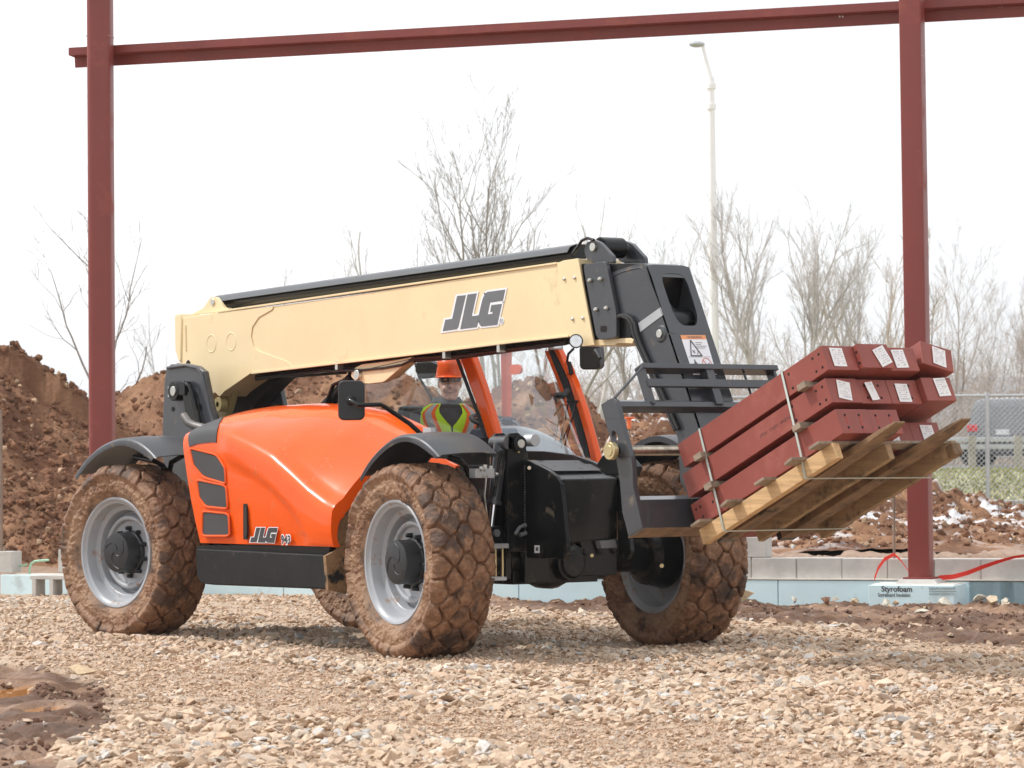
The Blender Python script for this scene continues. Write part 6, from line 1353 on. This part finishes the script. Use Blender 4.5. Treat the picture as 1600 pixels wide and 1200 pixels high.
mb = MB().box(LP(uw(1493, 698, .36)[0]-.02, .36, wb0-th_-sh_/2-.01), (.07, .07, .08), LA); mb.build('broken_end', 'forkmud', pe, bevel=.015, org=po)
# forks through the pallet
def fork(y, tip, nm, w_=.125):
    ut = uw(tip[0], tip[1], y)[0]; top = wb0-th_-.022; u0 = ur+.02; mb = MB(); L1 = ut-u0
    st = [(0, .048), (.3, .048), (.75, .04), (.93, .026), (1, .012)]; rows_ = []
    for t, h in st:
        hw = w_/2*(1 if t < .93 else .6 if t == 1 else .95); rows_.append([LP(u0+t*L1, y-hw, top), LP(u0+t*L1, y+hw, top), LP(u0+t*L1, y+hw, top-h), LP(u0+t*L1, y-hw, top-h)])
    mb.grid(rows_, closed=True); n = len(rows_)*4; mb.f += [(0, 1, 2, 3), (n-1, n-2, n-3, n-4)]; mb.mi += [0, 0]
    mb.prism([LP(u0, y-w_/2, top-.048), LP(u0, y+w_/2, top-.048), LP(u0, y+w_/2, top+.42), LP(u0, y-w_/2, top+.42)], -LU*.04, 1)
    return mb.build('fork', ['forkmud', 'black'], TH, bevel=.004)
fork(-.36, (1413, 679), 'a'); fork(.12, (1518, 680), 'b')
fd = [MB().sphere(LP(uw(1370+8*k, 696-5*k, -.36)[0], -.36+.03*math.sin(k*5), wb0-th_-.018), .008+.004*(k % 3), 6) for k in range(8)]
# steel straps round load and pallet
def strapband(label, px_top, px_bot):
    u_t, _ = uw(px_top[0], px_top[1], Yn-.004); u_b, _ = uw(px_bot[0], px_bot[1], near-.012); wt_ = tops[0]+.001; wbm = wb0-th_-sh_-.002; pth = [LP(u_t, Yn+4*(WBm+gapv)+.006, wt_+.003), LP(u_t, Yn-.002, wt_+.003), LP(u_t, Yn-.006, wt_), LP(u_t*.38+u_b*.62, near-.006, wb0+.03), LP(u_b, near-.006, wbm+.006), LP(u_b+.004, near+.0, wbm-.002), LP(u_b, .42, wbm-.004)]
    mb = MB(); w_ = .008; rows_ = [[p-LU*w_, p+LU*w_] for p in pth]; ob = mb.grid(rows_).build('steel_strap', 'band', solid=.0016); tag(ob, label, 'strap', 'straps round the steel load'); return ob
strapband('flat strap round the load near the machine end', (1092, 668), (1129, 827)); strapband('flat strap round the load near the free end', (1222, 583), (1257, 747))

# ================================================================== THE OPERATOR
PC = V3(1.56, .60, 0)      # seat centre line
yawT = R_(-24); yawH = R_(-34)
def fr_(yaw): return V3(math.cos(yaw), math.sin(yaw), 0), V3(-math.sin(yaw), math.cos(yaw), 0)
fT, lT = fr_(yawT); fH, lH = fr_(yawH); HC = V3(1.56, .60, 1.785)     # head centre
def TP(f, l, z): return V3(PC[0]-.03, PC[1], 0)+fT*f+lT*l+V3(0, 0, z)
def HP(f, l, z): return HC+fH*f+lH*l+V3(0, 0, z)
def loft(mb, secs, n=28, mi=0, fp=TP, pw=.85):
    rows_ = []
    for z, a, b, f0, l0 in secs:
        rows_.append([fp(f0+b*np.sign(math.cos(t))*abs(math.cos(t))**pw, l0+a*np.sign(math.sin(t))*abs(math.sin(t))**pw, z) for t in np.linspace(0, 2*math.pi, n, endpoint=False)])
    k = len(mb.v); mb.grid(rows_, mi=mi, closed=True); m_ = len(rows_)
    mb.f += [tuple(k+i for i in range(n-1, -1, -1)), tuple(k+(m_-1)*n+i for i in range(n))]; mb.mi += [mi, mi]
torso = [(1.06, .17, .13, 0, 0), (1.15, .175, .135, 0, 0), (1.28, .185, .14, 0, 0), (1.44, .21, .14, -.005, 0), (1.52, .225, .135, -.01, 0), (1.575, .21, .12, -.015, 0), (1.615, .145, .10, -.01, 0), (1.65, .08, .075, 0, 0)]
headp = [(-.125, .030, .035, .045, 0), (-.11, .045, .05, .03, 0), (-.085, .058, .068, .018, 0), (-.05, .067, .082, .008, 0), (-.01, .073, .090, 0, 0), (.03, .076, .094, -.004, 0), (.07, .074, .09, -.008, 0), (.105, .055, .068, -.01, 0), (.12, .02, .03, -.01, 0)]
bdy = MB(); loft(bdy, torso); loft(bdy, headp, fp=HP, pw=.95)
bdy.tube([TP(0, 0, 1.54), HP(-.01, 0, -.12), HP(-.01, 0, -.05)], [.065, .057, .055], 16)
bdy.tube([HP(.082, 0, .015), HP(.098, 0, -.012), HP(.108, 0, -.03), HP(.092, 0, -.042)], [.010, .013, .017, .012], 10)       # nose
for s in (-1, 1):
    bdy.sphere(HP(-.005, s*.076, -.01), .026, 10, sc=(.55, .4, 1.1)); bdy.sphere(HP(.088, s*.036, .022), .017, 8, sc=(.6, 1, .5)); bdy.sphere(HP(.072, s*.036, -.045), .024, 8)
bdy.sphere(HP(.086, 0, -.070), .021, 10, sc=(.55, 1, .5)); bdy.sphere(HP(.070, 0, -.105), .025, 10)
# arms: right hand rests low on the lever beside the console, left hand on the wheel
def arm(s, el, wr, ha):
    sh = TP(-.01, s*.20, 1.54); bdy.tube([TP(-.01, s*.13, 1.55), sh, sh*.5+el*.5, el, el*.5+wr*.5, wr], [.07, .075, .062, .052, .047, .034], 14)
    d = (ha-wr)/np.linalg.norm(ha-wr); sd2 = np.cross(d, V3(0, 0, 1)); sd2 /= np.linalg.norm(sd2); bdy.tube([wr, wr+d*.04, wr+d*.085], [.030, .040, .034], 12)
    for k, (o_, L_2) in enumerate(((-.030, .062), (-.010, .074), (.010, .070), (.029, .055))):
        b = wr+d*.08+sd2*o_; m1 = b+d*L_2*.5+V3(0, 0, -.006); bdy.tube([b, m1, m1+d*L_2*.25-V3(0, 0, .022), m1+d*.002-V3(0, 0, .040)], [.0105, .010, .0095, .008], 8)
    b = wr+d*.03-sd2*s*.030; bdy.tube([b, b+d*.03-sd2*s*.02-V3(0, 0, .01), b+d*.055-sd2*s*.012-V3(0, 0, .025)], [.013, .011, .009], 8)
wh = V3(2.05, .62, 1.50)
arm(-1, TP(.06, -.27, 1.25), TP(.26, -.20, 1.24), TP(.36, -.18, 1.25)); arm(1, TP(.14, .25, 1.29), V3(1.93, .80, 1.47), V3(2.02, .78, 1.53))
for s in (-1, 1): bdy.tube([TP(.0, s*.09, 1.10), TP(.22, s*.12, 1.20), TP(.42, s*.13, 1.18), TP(.46, s*.13, .95), TP(.50, s*.13, .80)], [.10, .085, .065, .06, .045], 14); bdy.tube([TP(.46, s*.13, .80), TP(.60, s*.13, .79)], [.05, .04], 10)
ob = bdy.build('person', ['jacket', 'skin']); md = ob.modifiers.new('r', 'REMESH'); md.mode = 'VOXEL'; md.voxel_size = .0062; md.use_smooth_shade = True
sm_ = ob.modifiers.new('s', 'SMOOTH'); sm_.iterations = 3; sm_.factor = .5
dg = bpy.context.evaluated_depsgraph_get(); me = bpy.data.meshes.new_from_object(ob.evaluated_get(dg)); ob.modifiers.clear(); ob.data = me; me.name = 'person'
me.materials.clear(); me.materials.append(mt['jacket']); me.materials.append(mt['skin']); me.materials.append(mt['navy'])
hwr = [TP(.26, -.20, 1.24), V3(1.93, .80, 1.47)]; hhd = [TP(.38, -.18, 1.25), V3(2.04, .78, 1.52)]
for f in me.polygons:
    c = np.array(f.center); q = c-HC; fz = q@fH; i = 0
    if c[2] > 1.615 and np.linalg.norm((c-HC)[:2]) < .15: i = 1
    if i == 1 and (fz < .0 and q[2] > -.10 and q[2] < .09) and abs(q@lH) < .2: i = 2 if q[2] > -.07 else 1
    for a, b in zip(hwr, hhd):
        d = b-a; t = (c-a)@d/(d@d)
        if t > .12 and np.linalg.norm(c-(a+d*t)) < .09 and t < 1.6: i = 2
    f.material_index = i; f.use_smooth = True
tag(ob, 'operator in an orange hard hat and lime safety vest seated in the cab', 'person')
PS = ob
def pch(mb, name, mat, **k): return mb.build(name, mat, PS, **k)
# collar / lowered hood of the jacket
cl3 = MB(); loft(cl3, [(1.59, .135, .11, -.02, 0), (1.62, .125, .115, -.015, 0), (1.655, .108, .105, -.015, 0), (1.685, .092, .085, -.03, 0), (1.68, .077, .07, -.03, 0), (1.64, .07, .07, -.01, 0)], 24); pch(cl3, 'collar', 'jacket')
# vest: shell over the torso with a V neck, stripes as their own cloth
def tsurf(th, z, off):
    zz = [t[0] for t in torso]; a = np.interp(z, zz, [t[1] for t in torso])+off; b = np.interp(z, zz, [t[2] for t in torso])+off; f0 = np.interp(z, zz, [t[3] for t in torso]); c, s = math.cos(th), math.sin(th); pw = .85
    return TP(f0+b*np.sign(c)*abs(c)**pw, a*np.sign(s)*abs(s)**pw, z)
def vedge(z): return 0 if z < 1.475 else (z-1.475)/(1.64-1.475)*.52     # half opening (radians) of the V
def panel(th0, th1, z0, z1, off, mat, name, n=14, m_=18, solid=.004):
    mb = MB(); rows_ = []
    for k in range(m_+1):
        z = z0+(z1-z0)*k/m_; a0 = th0(z) if callable(th0) else th0; a1 = th1(z) if callable(th1) else th1
        rows_.append([tsurf(a0+(a1-a0)*i/n, z, off) for i in range(n+1)])
    return pch(mb.grid(rows_), name, mat, solid=solid)
for s in (-1, 1):
    panel(lambda z: s*(vedge(z)+.015), lambda z: s*(math.pi*(.50 if z > 1.36 else .5)), 1.07, 1.635, .012, 'hivis', 'vest')
    panel(lambda z: s*math.pi*.5, lambda z: s*math.pi, 1.07, 1.635, .012, 'hivis', 'vest')
    c0_ = lambda z, k: s*(.34+.30*(z-1.40)/.2+k)
    panel(lambda z: c0_(z, 0), lambda z: c0_(z, .26), 1.08, 1.63, .019, 'reflect', 'reflective_band', 5)
    panel(lambda z: c0_(z, -.13), lambda z: c0_(z, -.0), 1.08, 1.63, .0185, 'hiorange', 'orange_band', 3); panel(lambda z: c0_(z, .26), lambda z: c0_(z, .39), 1.08, 1.63, .0185, 'hiorange', 'orange_band', 3)
panel(-1.4, 1.4, 1.15, 1.20, .021, 'hiorange', 'orange_band', 20, 3)
zp = MB(); zp.tube([tsurf(0, 1.08, .016), tsurf(0, 1.34, .016)], .004, 6); pch(zp, 'zip', 'reflect')
# hard hat
ht = MB(); rows_ = []
for z, r in ((.034, 1.0), (.055, 1.0), (.095, .99), (.125, .955), (.152, .87), (.173, .72), (.188, .48), (.194, .2), (.195, .02)):
    rows_.append([HP(-.005+(.122*r)*math.cos(t), (.100*r)*math.sin(t), z+.003*math.cos(6*t)*r*(z > .06)) for t in np.linspace(0, 2*math.pi, 36, endpoint=False)])
ht.grid(rows_, closed=True); hto = pch(ht, 'hard_hat', 'hat', solid=.004)
bm2 = MB(); bm2.grid([[HP(-.005+.120*math.cos(t), .098*math.sin(t), .046) for t in np.linspace(-1.5, 1.5, 25)], [HP(-.005+(.120+.036*max(0, math.cos(t*1.02))**.8)*math.cos(t), (.099+.008*math.cos(t))*math.sin(t), .034) for t in np.linspace(-1.5, 1.5, 25)]]); pch(bm2, 'hat_brim', 'hat', solid=.005)
rd2 = MB(); rd2.tube([HP(-.10, 0, .135), HP(-.03, 0, .193), HP(.03, 0, .192), HP(.10, 0, .14)], [.006, .012, .012, .006], 8)
for s in (-.3, .3): rd2.tube([HP(-.09, s*.10, .14), HP(-.02, s*.12, .187), HP(.03, s*.12, .185), HP(.095, s*.10, .13)], [.005, .008, .008, .005], 8)
pch(rd2, 'hat_ridge', 'hat')
sg_ = MB()
for s in (-1, 1): sg_.grid([[HP(.101-.03*abs(y)/.06, s*y, z) for y in (.008, .03, .055, .068)] for z in (.002, .020, .036)]); sg_.tube([HP(.075, s*.068, .028), HP(.0, s*.080, .022)], .004, 6)
pch(sg_, 'glasses', 'carglass', solid=.003)
lpz = MB(); lpz.sphere(HP(.0965, 0, -.0695), .019, 10, sc=(.3, 1, .22)); pch(lpz, 'lips', 'lips')
for s in (-1, 1): eb = MB(); eb.tube([HP(.098, s*.018, .040), HP(.094, s*.05, .040)], .004, 6); pch(eb, 'eyebrow', 'navy')

# ---- haze over the whole place
m_ = bpy.data.materials.new('haze_air'); m_.use_nodes = True; nt_ = m_.node_tree; nt_.nodes.clear(); o_ = nt_.nodes.new('ShaderNodeOutputMaterial'); v_ = nt_.nodes.new('ShaderNodeVolumePrincipled')
v_.inputs['Color'].default_value = (.985, .99, 1, 1); v_.inputs['Density'].default_value = .00035; v_.inputs['Anisotropy'].default_value = .2; nt_.links.new(v_.outputs[0], o_.inputs['Volume']); mt['haze'] = m_
# (box added once the structure is settled)
HAZE = True
if HAZE: tag(MB().box((0, 0, 28), (3600, 3600, 60)).build('haze', 'haze'), 'thin pale haze in the distance', 'haze', kind='stuff')
